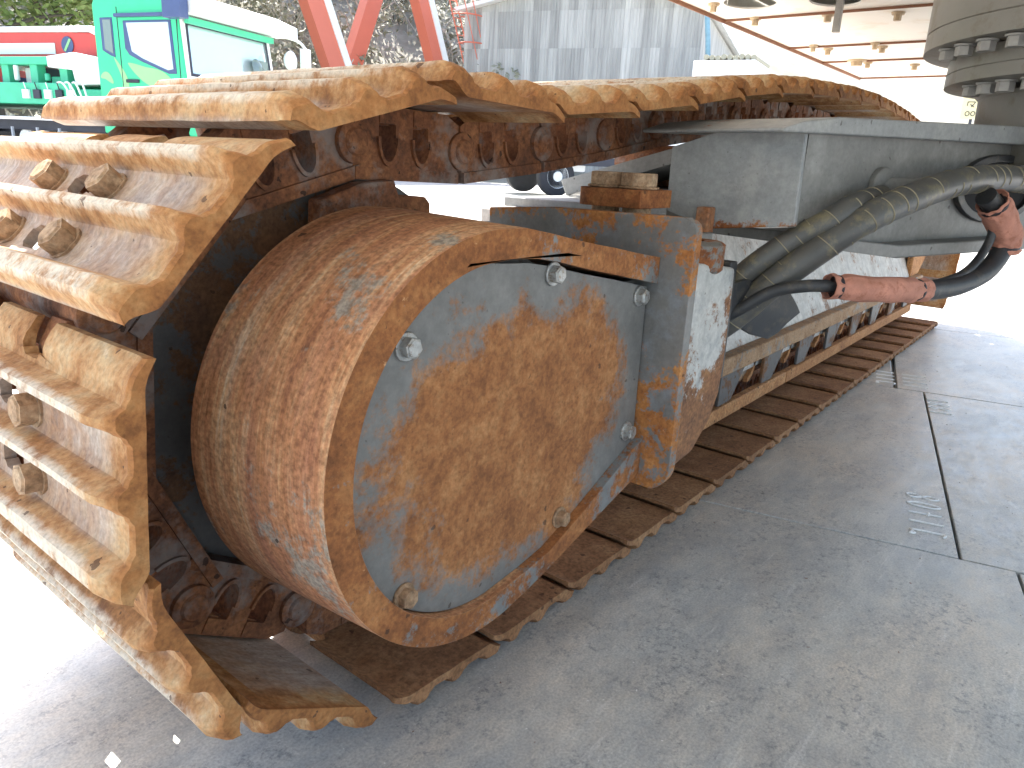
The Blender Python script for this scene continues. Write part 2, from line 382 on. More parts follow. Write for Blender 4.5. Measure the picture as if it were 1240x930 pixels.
part('weld_bead_number', bead('1881', 1.16, -.075, .055, .07, r=.0035), M['bead'], ground)
part('weld_bead_number', bead('1111', 1.5, -.02, .06, .09, r=.003), M['bead'], ground)
part('weld_bead_number', bead('J111', 1.5, .1, .06, .07, r=.003), M['bead'], ground)

# ------------------------------------------------------------------ the excavator
ex = thing('excavator', (1.85, -.7, 0), 'huge rusty crawler machine filling the view, its worn steel track and grey underside close up', 'excavator')

# --- track shoes
PW = .60
def sm(t): t = max(0, min(1, t)); return t*t*(3-2*t)
GP = [(0, 0), (.034, 0), (.043, .10), (.0495, .80), (.0525, 1), (.0605, 1), (.0635, .80), (.071, .12), (.080, 0), (.108, 0), (.118, .12), (.1245, .80), (.1275, 1), (.1355, 1), (.1385, .80), (.147, .12), (.156, 0),
      (.186, 0), (.197, .12), (.206, .80), (.210, 1), (.226, 1), (.232, .78), (.238, .3)]
def grouser(u):
    for (a, ha), (b, hb) in zip(GP, GP[1:]):
        if u <= b: return ha+(hb-ha)*(u-a)/(b-a)
    return GP[-1][1]
def shoe_mesh(seed):
    us = sorted(set([0, .004, .010, .018, .026, .034, .039, .0465, .0565, .0673, .0755, .081, .0875, .094, .101, .111, .1212, .1315, .1428, .1515, .158, .164, .172, .180, .190, .2015, .218]+[g[0] for g in GP]))
    ys = [0, .0025, .006, .012, .019, .027, .034, .038, .06, .12, .16, .195, .204, .236, .245, .265, .272, .302, .312, .325, .343, .352, .384, .393, .44, .54, .562, .566, .575, .585, .592, .5975, .6]
    nu, ny = len(us), len(ys)
    rnd = Vector((seed*3.7, seed*1.3, seed*7.1))
    def outer(u, y):
        e = min(y, PW-y); tt = 1-min(1, e/.026); s = 1-.36*tt
        pl = .0125-.003*(1-sm(e/.006))
        v = pl+.0275*grouser(u)**(1-.45*tt)*s
        v += .003*sm((.016-e)/.012)*(1-grouser(u))        # raised rim at the trough ends
        if u < .03: v = v-.016*(1-u/.03)**1.6
        if u > .232: v -= .006*((u-.232)/.006)**2
        q = Vector((u*22, y*13, 0))+rnd
        v += .0009*noise.noise(q*1.4)+.0008*noise.noise(q*4.3)
        return v
    def inner(u, y):
        v = 0
        if u < .03: v = -.011*(1-u/.03)**1.6
        if u > .205: v = .016*sm((u-.205)/.03)
        return v
    hole = set()
    for i in range(nu-1):
        for j in range(ny-1):
            u = (us[i]+us[i+1])/2; y = (ys[j]+ys[j+1])/2
            if (.265 < y < .325) and (.081 < u < .111 or .158 < u < .190): hole.add((i, j))
            if u < .039 and (.195 < y < .245 or .343 < y < .393): hole.add((i, j))
    cor = {}
    def xy(i, j): return us[i], ys[j]
    mb = MB(); idx = {}
    def vt(i, j, s):
        k = (i, j, s)
        if k not in idx:
            u, y = xy(i, j)
            u2 = u; y2 = y
            # round the corners of the slots
            for (ua, ub, ya, yb) in ((.081, .111, .265, .325), (.158, .190, .265, .325)):
                for uu, du in ((ua, .006), (ub, -.006)):
                    for yy, dy in ((ya, .005), (yb, -.005)):
                        if abs(u-uu) < 1e-6 and abs(y-yy) < 1e-6: u2 = u+du; y2 = y+dy
            for ya, yb in ((.195, .245), (.343, .393)):
                if abs(u-.039) < 1e-6 and abs(y-ya) < 1e-6: u2 -= .007; y2 += .005
                if abs(u-.039) < 1e-6 and abs(y-yb) < 1e-6: u2 -= .007; y2 -= .005
            v = outer(u, y) if s else inner(u, y)
            e = .0012*noise.noise(Vector((u*40, y*9, 3))+rnd) if j in (0, ny-1) else 0
            mb.v.append((u2, y2+e, v)); idx[k] = len(mb.v)-1
        return idx[k]
    solid = lambda i, j: 0 <= i < nu-1 and 0 <= j < ny-1 and (i, j) not in hole
    for i in range(nu-1):
        for j in range(ny-1):
            if not solid(i, j): continue
            for s in (0, 1):
                f = (vt(i, j, s), vt(i+1, j, s), vt(i+1, j+1, s), vt(i, j+1, s)); mb.f.append(f if s else f[::-1])
            for (di, dj, a, b) in ((-1, 0, (i, j), (i, j+1)), (1, 0, (i+1, j), (i+1, j+1)), (0, -1, (i, j), (i+1, j)), (0, 1, (i, j+1), (i+1, j+1))):
                if not solid(i+di, j+dj):
                    mb.f.append((vt(*a, 0), vt(*b, 0), vt(*b, 1), vt(*a, 1)))
    mb.m = [0]*len(mb.f)
    return mesh_of('track_shoe', mb, M['shoe'], 32)
shoe_meshes = [shoe_mesh(i) for i in range(4)]
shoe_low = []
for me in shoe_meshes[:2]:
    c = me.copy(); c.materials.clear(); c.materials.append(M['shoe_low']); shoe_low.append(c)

# hex bolt in shoe coordinates (x=u, y, z=outward)
mb = MB(); mb.cyl((0, 0, .011), (0, 0, .0155), .021, .021, 20); mb.cyl((0, 0, .015), (0, 0, .033), .0187, .0187, 6); mb.cyl((0, 0, .0325), (0, 0, .035), .0165, .014, 6)
bolt_me = mesh_of('bolt', mb, M['bolt'], 30)

# link: plate with two windows, in (u, v) with v inward negative
def arc(cx, cy, rx, ry, a0, a1, n): return [(cx+rx*math.cos(R(a0+(a1-a0)*i/n)), cy+ry*math.sin(R(a0+(a1-a0)*i/n))) for i in range(n+1)]
def link_mesh():
    mb = MB(); L = .216
    out = [(.001, -.016), (.03, -.002), (.185, -.002), (.213, -.016), (.215, -.103), (.0, -.103)]
    def D(cx): return arc(cx, -.045, .0165, .034, 180, 360, 10)+[(cx+.0165, -.028), (cx+.012, -.022), (cx-.012, -.022), (cx-.0165, -.028)]
    fn = lambda o: (lambda u, v, d: (u, d+o, v))
    mb.prism(out, .205, .245, fn(0), [D(.085), D(.152)])
    # raised rim round the windows and nut seats
    for cx in (.085, .152):
        a = arc(cx, -.045, .021, .040, 180, 360, 12); b = arc(cx, -.045, .0165, .034, 360, 180, 12)
        mb.prism(a+b, .2, .212, fn(0))
        mb.box(cx-.016, cx+.016, .203, .235, -.026, -.004)
        mb.cyl((cx, .222, -.028), (cx, .222, -.010), .013, n=6)
    # pin bosses and bushing
    for u, y0 in ((.216, .196),):
        mb.lathe([(0, .026), (.002, .030), (.045, .031)], (u, y0, -.055), (0, 1, 0), 20)
        mb.lathe([(0, .017), (.003, .020), (.01, .020)], (u, y0-.004, -.055), (0, 1, 0), 16)
    # rail along the running edge
    mb.box(.002, .2145, .2, .25, -.1055, -.088)
    # the far link of the pair
    mb.prism([(.012, -.012), (.03, -.003), (.185, -.003), (.205, -.012), (.214, -.04), (.214, -.1035), (.0, -.1035)], .45, .49, fn(0), [D(.085), D(.152)])
    mb.cyl((.216, .2, -.055), (.216, .5, -.055), .024, n=16)
    return mesh_of('track_link', mb, M['link'], 35)
link_me = link_mesh()

# --- chain path: list of (x, z) where each shoe's lip starts, and its direction
seg = []
near = [((.330, .862), (.101, .868)), ((.100, .868), (-.100, .816)), ((-.137, .808), (-.296, .638)), ((-.297, .612), (-.314, .385)),
        ((-.313, .384), (-.234, .205)), ((-.226, .190), (-.018, .063)), ((.002, .052), (.216, .040))]
top = [(.330, .862), (.532, .882), (.738, .908), (.946, .941), (1.16, .968), (1.36, .985), (1.64, 1.0), (2.0, 1.012), (2.4, 1.0), (2.8, .968), (3.3, .92), (3.75, .885), (3.98, .88)]
IC = (3.98, .46); IR = .42
path = []
sp = spline([(x, 0, z) for x, z in top], 12)
path = [Vector((p.x, p.z)) for p in sp]
for i in range(1, 60):
    t = R(90-180*i/60); path.append(Vector((IC[0]+IR*math.cos(t), IC[1]+IR*math.sin(t))))
path.append(Vector((3.98, .04)))
path += [Vector((3.98-.02*i, .04)) for i in range(1, 188)]
# walk the path in chord steps, starting at the top near end
pts = [path[0]]; i = 0
while i < len(path)-1:
    i += 1
    if (path[i]-pts[-1]).length >= .2158:
        a, b = path[i-1], path[i]; lo, hi = 0, 1
        for _ in range(20):
            mid = (lo+hi)/2
            if (a.lerp(b, mid)-pts[-1]).length > .2158: hi = mid
            else: lo = mid
        pts.append(a.lerp(b, hi)); i -= 1
        if pts[-1].y < .05 and pts[-1].x < .5: break
# the shoe that lies between pts[k] and pts[k+1] has its lip on the far side (k+1)
for k in range(len(pts)-1):
    if pts[k+1].y < .041 and pts[k+1].x < 4.0: break
    seg.append((pts[k+1], pts[k]))
n_bottom_start = .216
for k in range(1, 19):
    seg.append((Vector((.216*k+.003, .04)), Vector((.216*(k+1), .04))))
if True:
    # join the flat run to the idler wrap
    last = Vector((.216*19+.003, .045)); seg = [s for s in seg if not (s[1].y < .06 and s[0].x > 4.0 and s[1].x > 4.0)]
segs = [(Vector(a), Vector(b), True) for a, b in near]+[(a, b, False) for a, b in seg]
def frame_of(S, E):
    d = (E-S).normalized(); o = Vector((d.y, -d.x))
    return Matrix(((d.x, 0, o.x, S.x), (0, 1, 0, 0), (d.y, 0, o.y, S.y), (0, 0, 0, 1)))
for k, (S, E, nr) in enumerate(segs):
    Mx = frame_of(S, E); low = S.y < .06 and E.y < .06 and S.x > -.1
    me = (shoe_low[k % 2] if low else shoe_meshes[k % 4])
    sh = link('track_shoe', me, ex, Mx)
    if nr and not low:
        for u in (.096, .174):
            for y in (.22, .37):
                b = link('bolt', bolt_me, sh, Mx @ Matrix.Translation((u, y, 0)) @ Matrix.Rotation(random.uniform(0, 1), 4, 'Z'))
    Ml = Mx @ Matrix.Translation((.0, .0017*(k % 2), -.001-.0006*(k % 2)))
    link('track_link', link_me, ex, Ml)

# --- drive sprocket / motor housing
CX, CZ = .082, .455
mb = MB(); mb.lathe([(0, .22), (.10, .22), (.105, .31), (.13, .31), (.131, .28), (.24, .28), (.25, .2)], (.10, .13, .465), (0, 1, 0), 72)
part('drive_hub', mb, M['hub'], ex, .003)
mb = MB()
teeth = []
for i in range(22):
    for da, r in ((-.5, .30), (-.25, .30), (-.12, .345), (.12, .345), (.25, .30)):
        t = 2*math.pi*(i+da)/22; teeth.append((.105+r*math.cos(t), .462+r*math.sin(t)))
mb.prism(teeth, .31, .37, XZ)
part('drive_sprocket', mb, M['link'], ex, .003)
mb = MB()   # frame plate standing behind the drum
mb.prism([(.02, .60), (.03, .735), (.10, .757), (.159, .762), (.167, .741), (.222, .738), (.232, .728), (.232, .60), (.9, .60), (.9, .2), (.1, .2)], .17, .20, XZ)
part('frame_plate', mb, M['link'], ex, .003)

circ = lambda r, a0, a1, n: [(CX+r*math.cos(R(a0+(a1-a0)*i/n)), CZ+r*math.sin(R(a0+(a1-a0)*i/n))) for i in range(n+1)]
# outer contour: circle from about 95 deg round the left to 275 deg, then the lower and upper tangent bars
up_o = [(.125, .7195), (.170, .712), (.234, .7), (.285, .691), (.332, .684), (.40, .672), (.477, .660)]
lo_o = [(.477, .287), (.40, .267), (.293, .236), (.22, .215), (.17, .203)]
outer = circ(.265, 92, 278, 60)+lo_o[::-1]+up_o[::-1]
up_i = [(.10, .684), (.15, .681), (.20, .673), (.28, .656), (.35, .643), (.477, .618)]
lo_i = [(.477, .352), (.40, .318), (.30, .275), (.22, .245), (.16, .235)]
inner = circ(.228, 95, 272, 56)+lo_i[::-1]+up_i[::-1]
cshape = up_o[::-1]+circ(.265, 92, 278, 60)+lo_o[::-1]+lo_i+circ(.228, 272, 95, 56)+up_i
mb = MB(); mb.prism(cshape, -.098, .1, XZ)
def band(m): return 0.0
dm = NM('streaked_rusty_drum_guard', .8, 0, .35)
v = dm.co
# wear streaks run round the drum: constant in y, stretched in x and z
s1 = dm.noise(1.0, 9, .72, dm.mapv(v, (1.6, 26, 1.6)), .5); s2 = dm.noise(1.0, 8, .75, dm.mapv(v, (5, 90, 5)), .3); s3 = dm.noise(7, 9, .7, v)
f = dm.math('ADD', dm.math('ADD', dm.math('MULTIPLY', s1, .46), dm.math('MULTIPLY', s2, .34)), dm.math('MULTIPLY', s3, .2))
c = dm.ramp(f, [(.37, (.14, .058, .026)), (.44, (.28, .115, .048)), (.495, (.38, .175, .078)), (.545, (.46, .26, .13)), (.61, (.52, .4, .26))])
hue = dm.ramp(dm.noise(1.0, 7, .7, dm.mapv(v, (2, 18, 2), (0, 0, 0), (3, 4, 5))), [(.46, 0), (.64, .4)])
c = dm.mix(hue, c, (.3, .13, .1))
pg = dm.ramp(dm.math('ADD', dm.noise(9, 9, .75, v), dm.math('MULTIPLY', s2, .25)), [(.68, 0), (.74, .8)])
c = dm.mix(pg, c, (.24, .235, .2))
c = dm.mix(.6, c, dm.ramp(dm.noise(160, 3, .6, v), [(.33, .4), (.5, 1.0), (.68, 1.6)]), 'MULTIPLY')
c = dm.mix(dm.math('MULTIPLY', dm.spots(v, 24, .1, .8), .8), c, (.03, .015, .01))
dm.base(c); dm.bump(dm.math('ADD', s2, dm.math('MULTIPLY', dm.noise(120, 5, .7, v), .6)), .4, .0015)
rim = paintrust('rim_rust_and_grey_paint', (.175, .18, .175), [(.15, .052, .016), (.27, .1, .03), (.4, .175, .06)], .55, 7, light=(.75, .45, .22))
me = mesh_of('motor_guard', mb, [dm.mat, rim], 40)
for p in me.polygons:
    if abs(p.normal.y) > .9: p.material_index = 1
    elif p.center.x > .13 and abs(p.normal.z) > .5: p.material_index = 1
for q_ in me.vertices:
    if q_.co.y > 0 and q_.co.x < .2:
        f_ = 1.022; wgt = sm((.2-q_.co.x)/.12); q_.co.x += wgt*((CX+(q_.co.x-CX)*f_-.014)-q_.co.x); q_.co.z += wgt*((CZ+(q_.co.z-CZ)*f_+.006)-q_.co.z); q_.co.y += .015*wgt
guard = link('motor_guard', me, ex); bevel(guard, .009, 3)
guard['label'] = 'rusty drum shaped guard band round the drive motor'
mb = MB(); cov = circ(.2265, 95, 272, 56)+[(a, b+.001) for a, b in lo_i[::-1]][:-1]+[(.473, .349), (.470, .612)]+[(a, b-.007) for a, b in up_i[::-1][1:]]
mb.prism(cov, -.083, -.077, XZ)
covm = paintrust('cover_rust_over_grey_paint', (.172, .168, .156), [(.17, .062, .02), (.3, .12, .04), (.44, .215, .085)], .47, 7, rough=.5, width=.09, light=(.62, .32, .14),
                 extra=centre(.16, .44, .27, .2, .46))
cover = part('cover_plate', mb, covm, guard, .002)
for i, (bx, bz, mm) in enumerate([(-.06, .601, 'plated'), (.204, .656, 'plated'), (.444, .600, 'plated'), (.443, .372, 'plated'), (.259, .281, 'bolt'), (-.062, .297, 'bolt')]):
    mb = MB(); y = -.083
    mb.cyl((bx, y, bz), (bx, y-.004, bz), .0165, n=20); mb.cyl((bx, y-.003, bz), (bx, y-.015, bz), .0125, n=6, ph=i); mb.cyl((bx, y-.0145, bz), (bx, y-.0165, bz), .0105, n=6, ph=i)
    part('bolt', mb, M[mm], guard, .001)
mb = MB(); mb.prism(circ(.24, 0, 360, 48), -.06, .14, XZ); mb.box(.2, .47, -.06, .14, .3, .62)
part('drive_motor_body', mb, M['hub'], ex, .004)

# flange plate across the frame, its corner, side box and boss
mb = MB()
fl = [(.26, .712), (.12, .722), (-.135, .724)]+arc(-.135, .704, .018, .018, 90, 180, 5)+[(-.153, .34)]+arc(-.11, .315, .043, .05, 180, 270, 8)+[(.0, .262), (.26, .262)]
mb.prism(fl, .478, .502, YZ)
flm = paintrust('flange_rust_and_blue_grey_paint', BL, [(.26, .09, .025), (.38, .15, .04), (.5, .24, .08)], .445, 8, paint2=(.2, .22, .235), light=(.8, .42, .18), extra=lambda m: m.edges())
flange = part('mounting_flange', mb, flm, ex, .005)
whm = paintrust('flaking_white_bracket_paint', (.5, .5, .47), [(.14, .07, .04), (.24, .11, .05), (.34, .17, .07)], .5, 11, paint2=(.3, .31, .31), width=.05,
                extra=lambda m: m.math('MULTIPLY', m.math('SUBTRACT', .5, m.sepz()), .8))
mb = MB(); mb.prism([(.503, .655), (.70, .63), (.705, .47), (.70, .40), (.67, .352), (.60, .30), (.503, .29)], -.135, -.05, XZ)
part('side_bracket', mb, whm, ex, .006)
mb = MB(); mb.lathe([(0, .058), (.008, .066), (.05, .066), (.054, .060), (.055, .03), (.049, .028)], (.615, -.075, .624), (0, 0, 1), 36)
part('pivot_boss', mb, paintrust('boss_rust', (.17, .16, .14), RU, .52, 12), ex)
mb = MB(); mb.prism([(.075, .45), (.075, .60), (.05, .64), (.0, .62), (-.02, .5), (.0, .42)], .73, .735, YZ); mb.box(.69, .72, -.13, -.09, .42, .64)
part('rubber_shield', mb, M['rubber'], ex, .003)

# pins with their clamp block
mb = MB(); mb.prism([(.565, -.004), (.68, -.004)]+arc(.64, .10, .04, .035, 0, 90, 6)+arc(.60, .10, .038, .035, 90, 180, 6), .726, .757, lambda u, v, d: (u, v, d))
blk = part('clamp_block', mb, M['link'].copy() if False else paintrust('clamp_rust', (.17, .18, .18), RU, .68, 12), ex, .005)
for y in (.098, .032):
    mb = MB(); mb.cyl((.62, y, .68), (.62, y, .727), .026, n=20); mb.cyl((.62, y, .7575), (.62, y, .762), .036, n=24); mb.cyl((.62, y, .7615), (.62, y, .785), .033, n=6, ph=.3+y*4)
    part('pin', mb, M['bolt'], blk, .002)
mb = MB(); mb.box(.505, .78, -.05, .3, .655, .682); part('frame_shelf', mb, M['beam'], ex, .003)
mb = MB(); mb.box(.85, 1.1, .2, .53, .688, .712); part('step_slab', mb, M['arm'], ex, .003)
mb = MB(); mb.prism([(.525, .752), (.2, .843), (.198, .808), (.506, .713)], 1.08, 1.45, YZ); part('sloping_arm_end', mb, M['arm'], ex, .003)
mb = MB(); mb.box(1.14, 1.5, .19, .47, .69, .745); part('arm_underside', mb, M['hub'], ex)

# carbody arm: web, flanges, gusset plate
B0 = Vector((.80, -.184)); bd = Vector((.9555, -.295)).normalized(); bn = Vector((bd.y, -bd.x))
def W(s, z, d): p = B0+bd*s+bn*d; return (p.x, p.y, z)
WF = lambda u, v, d: W(u, v, d)
mb = MB(); mb.prism([(.02, .70), (.02, .875), (.9, .895), (1.3, .90), (1.3, .66), (.9, .655), (.25, .66)], -.016, 0, WF)
web = part('arm_web', mb, M['beam'], ex)
mb = MB(); mb.prism([(-.10, .868), (-.04, .884), (.05, .895), (.85, .926), (1.3, .94), (1.3, .90), (.85, .886), (.05, .866), (-.10, .862)], -.3, .035, WF)
part('arm_top_flange', mb, M['arm'], ex, .003)
mb = MB(); mb.prism([(.05, .690), (.30, .668), (.95, .675), (1.3, .683), (1.3, .655), (.95, .645), (.30, .642), (.05, .668)], -.3, .05, WF)
part('arm_bottom_flange', mb, M['beam'], ex, .003)
mb = MB(); mb.prism([(.064, .836), (-.081, .883), (-.191, .874), (-.196, .705), (-.033, .686), (.063, .715)], .795, .81, YZ)
gp = part('gusset_plate', mb, paintrust('gusset_grey_with_rusty_foot', (.29, .3, .295), RU, .37, 6, paint2=(.36, .36, .345), rough=.45,
     extra=centre(.8, .69, 1, .06, .0) if False else (lambda m: m.math('MULTIPLY', m.math('SUBTRACT', .735, m.sepz()), 4.5, clamp=True))), ex, .002)
mb = MB(); mb.box(.812, 1.4, -.15, .07, .70, .835); part('arm_box', mb, M['beam'], ex)
mb = MB(); mb.box(.76, .79, -.045, -.018, .672, .728); part('stop_tab', mb, M['drum'], ex, .003)
# rubber grommet; black oval disc on the uncut web paints the unlit opening
def oval(cs, cz, rs, rz, n=32): return [(cs+rs*math.cos(2*math.pi*i/n), cz+rz*math.sin(2*math.pi*i/n)) for i in range(n)]
mb = MB(); mb.prism(oval(.765, .783, .20, .078), 0.001, .014, WF, [oval(.765, .783, .172, .062)])
gr = part('grommet', mb, M['rubber'], web, .004)
mb = MB(); mb.prism(oval(.765, .783, .172, .062), .0015, .003, WF); part('opening_shade_disc', mb, simple('painted_unlit_inside', (.012, .012, .013), .9), gr)
mb = MB(); mb.lathe([(0, .036), (.012, .036), (.016, .030)], W(.27, .781, .0), (bn.x, bn.y, 0), 28); mb.cyl(W(.27, .781, .0), W(.36, .783, .05), .017, n=16)
part('pipe_stub', mb, M['beam'], web, .002)

# hoses
h1 = [(.75, -.03, .45), (.775, -.109, .524), (.808, -.174, .602), (.839, -.231, .663), (.882, -.283, .7155), (.973, -.327, .754), (1.137, -.376, .790), (1.296, -.424, .806), (1.45, -.47, .806), (1.62, -.52, .79)]
h2 = [(.76, -.01, .49), (.78, -.075, .561), (.80, -.132, .627), (.826, -.179, .672), (.85, -.239, .717), (.889, -.262, .742), (1.0, -.285, .762)]
for hp, r in ((h1, .0275), (h2, .022)):
    mb = MB(); mb.tube(hp, r, 24, steps=10)
    ho = part('wrapped_hose', mb, M['spiral'], ex)
    P = spline(hp, 40); mb = MB(); acc = 0; nxt = .03
    for i in range(1, len(P)-1):
        acc += (P[i]-P[i-1]).length
        if acc > nxt:
            nxt += random.choice((.03, .036, .042, .05))
            t = (P[i+1]-P[i-1]).normalized(); t = (t+Vector((0, 0, .25*random.uniform(.5, 1.3)))).normalized()
            a = t.orthogonal().normalized(); b = t.cross(a)
            g0 = random.uniform(0, 6.28); g1 = g0+random.uniform(2.5, 5.5)
            mb.tube([P[i]+(a*math.cos(g0+(g1-g0)*k/24)+b*math.sin(g0+(g1-g0)*k/24))*(r+.0004) for k in range(25)], .0011, 5, steps=1)
    part('wrap_edge', mb, M['crease'], ho, kind='stuff')
h3 = [(.74, -.07, .50), (.754, -.138, .552), (.772, -.182, .586), (.79, -.235, .602), (.823, -.274, .603), (.884, -.332, .598), (1.039, -.38, .588), (1.179, -.423, .591), (1.288, -.457, .617), (1.337, -.472, .664), (1.33, -.470, .70), (1.285, -.452, .74), (1.24, -.43, .77)]
mb = MB(); mb.tube(h3, .0125, 16, steps=10, rad=lambda t: .0115+.009*sm((t-.35)/.2)); hs = part('small_hose', mb, M['rubber'], ex)
mb = MB(); mb.tube([(1.10, -.395, .597), (1.20, -.424, .612), (1.265, -.44, .642), (1.295, -.45, .69), (1.28, -.445, .74)], .009, 12, steps=8); part('small_hose', mb, M['rubber'], ex)
def sleeve(pts, r, seed):
    P = spline(pts, 14); m = len(P); mb = MB(); n = 36; prev = None; v = []
    for i, p in enumerate(P):
        t = (P[min(i+1, m-1)]-P[max(i-1, 0)]).normalized(); a = t.orthogonal().normalized() if prev is None else (prev-t*prev.dot(t)).normalized(); prev = a; b = t.cross(a)
        f = i/(m-1); ring = min(abs(f-.13), abs(f-.87))
        for k in range(n):
            q = 2*math.pi*k/n
            rr = r*(1-.16*math.exp(-(ring/.03)**2))+.05*r*noise.noise(Vector((f*9, math.cos(q)*2.5, math.sin(q)*2.5+seed)))*2+.03*r*math.sin(q*9+f*7)*math.exp(-(ring/.12)**2)*2
            v.append(p+(a*math.cos(q)+b*math.sin(q))*rr)
    mb.add(v, [(j*n+i, j*n+(i+1) % n, (j+1)*n+(i+1) % n, (j+1)*n+i) for j in range(m-1) for i in range(n)]); 
    o = part('hose_sleeve', mb, M['sleeve'], hs)
    md = o.modifiers.new('thickness', 'SOLIDIFY'); md.thickness = .002; md.offset = -1
    L = len(P)
    for f in (.13, .87):
        i = int(f*(L-1)); t = (P[i+1]-P[i-1]).normalized()
        mb = MB(); mb.lathe([(0, r*.9), (.001, r*.93), (.007, r*.93), (.008, r*.9)], P[i]-t*.004, t, 24); 
        part('tie_strap', mb, M['strap'], hs)
sleeve([(.812, -.268, .6035), (.90, -.336, .5985), (1.05, -.383, .5885)], .0235, 1)
sleeve([(1.345, -.474, .655), (1.335, -.472, .69), (1.29, -.454, .735), (1.26, -.44, .76)], .031, 5)
# rubber flap hanging under the hoses
F0 = Vector((.802, -.139))
def FL(u, v, d):
    u *= 1.15; v = .796+(v-.796)*1.15; k = F0+bd*u+bn*(d+.22*(u-.02)**2*4-.0)
    return (k.x, k.y, v)
mb = MB(); fp = [(-.09, .62), (-.085, .59), (-.05, .566), (-.026, .546), (.01, .530), (.057, .518), (.08, .528), (.100, .545), (.124, .562), (.115, .575), (.105, .587), (.09, .602), (.0, .63)]
mb.prism(fp, -.012, -.004, FL); part('rubber_flap', mb, M['rubber'], ex, .002)

# side frame of the track
mb = MB(); mb.prism([(.135, .302), (.30, .69), (.50, .69), (.50, .2), (.15, .2), (.15, .27)], .73, 4.0, YZ); part('track_frame', mb, M['white'], ex, .004)
mb = MB(); mb.prism([(.10, .25), (.10, .30), (.137, .3015), (.152, .272), (.152, .25)], .70, 3.98, YZ); part('frame_ledge', mb, M['ledge'], ex, .004)
for x0, x1 in ((.66, 1.93), (1.934, 3.93)):
    mb = MB(); mb.box(x0, x1, .12, .145, .100, .142); part('guard_rail', mb, M['rail'], ex, .004)
for k in range(9):
    x = .95+.34*k
    mb = MB(); mb.lathe([(0, .05), (.004, .062), (.03, .066), (.032, .085), (.06, .085), (.065, .072), (.3, .072), (.305, .085), (.34, .085)], (x, .165, .222), (0, 1, 0), 28)
    ro = part('track_roller', mb, M['ledge'], ex)
    mb = MB(); mb.prism(arc(x, .222, .066, .066, 70, -80, 12)+arc(x, .222, .050, .050, -80, 70, 12), .150, .164, XZ); part('roller_collar', mb, M['rail'], ro)
    mb = MB(); mb.prism([(x+.08, .25), (x+.27, .25), (x+.17, .143), (x+.08, .143)], .128, .138, XZ); part('roller_bracket', mb, M['hub'], ex, .002)
mb = MB(); mb.lathe([(0, .33), (.01, .36), (.06, .37), (.07, .33), (.18, .33), (.19, .37), (.25, .36)], (3.98, .21, .46), (0, 1, 0), 56); part('idler_wheel', mb, M['rail'], ex)
mb = MB(); mb.prism([(3.80, .30), (3.98, .30), (4.12, .38), (4.16, .50), (4.12, .64), (3.80, .66)], .13, .16, XZ); part('idler_guard', mb, M['rail'], ex, .006)
for x in (1.35, 2.7):
    mb = MB(); mb.cyl((x, .2, .81 if x < 2 else .84), (x, .5, .81 if x < 2 else .84), .045, n=24); mb.box(x-.02, x+.02, .3, .4, .66, .80); part('carrier_roller', mb, M['link'], ex)

# slewing ring and centre post
BC = (1.85, -.68)
mb = MB(); mb.lathe([(0, .38), (.16, .385), (.17, .395)], (BC[0], BC[1], .84), (0, 0, 1), 96); part('centre_post', mb, M['bearing'], ex)
mb = MB(); mb.lathe([(0, .44), (.004, .47), (.032, .47), (.0325, .467), (.0345, .467), (.035, .47), (.078, .468), (.08, .45)], (BC[0], BC[1], 1.025), (0, 0, 1), 112); lr = part('lower_bearing_ring', mb, M['bearing'], ex)
mb = MB(); mb.lathe([(0, .50), (.004, .533), (.045, .533), (.046, .530), (.048, .530), (.05, .533), (.243, .533)], (BC[0], BC[1], 1.106), (0, 0, 1), 112); ur = part('upper_bearing_ring', mb, M['bearing'], ex)
for ring, rr, z in ((lr, .43, 1.025), (ur, .50, 1.106)):
    for k in range(40):
        a = 2*math.pi*k/40+.03
        if not (R(110) < a < R(290)): continue
        x, y = BC[0]+rr*math.cos(a), BC[1]+rr*math.sin(a)
        mb = MB(); mb.cyl((x, y, z), (x, y, z-.005), .023, n=18); mb.cyl((x, y, z-.0045), (x, y, z-.026), .0195, n=6, ph=a)
        part('ring_bolt', mb, M['boltgrey'], ring, .001)

# upper body and its belly plates
mb = MB(); mb.box(-1.5, 4.3, -2.55, .685, 1.47, 2.7); part('upper_body', mb, M['belly'], ex)
KB = 1.145
def bx_(x): return -.5925+(x+.5925)*KB
def by_(y): return -.644+(y+.644)*KB
seams = [-1.5, bx_(1.98), bx_(2.62), bx_(3.06), 4.3]
holes = [[(bx_(1.765)+.103*math.cos(2*math.pi*i/28), by_(.35)+.086*math.sin(2*math.pi*i/28)) for i in range(28)], [(bx_(1.83)+.103*math.cos(2*math.pi*i/28), by_(.12)+.08*math.sin(2*math.pi*i/28)) for i in range(28)]]
for i in range(4):
    x0, x1 = seams[i]+.003, seams[i+1]-.003
    mb = MB(); mb.prism([(x0, -2.5), (x1, -2.5), (x1, .694), (x0, .694)], 1.352, 1.358, XY, holes if i == 0 else [])
    mb.box(x0, x1, .688, .6945, 1.358, 1.47)
    bp = part('belly_plate', mb, M['belly'], ex)
    mb = MB(); mb.box(x0, x1, .685, .689, 1.338, 1.3515); mb.box(x1-.009, x1-.003, -2.4, .684, 1.343, 1.3515)
    part('plate_lip', mb, M['brownedge'], bp)
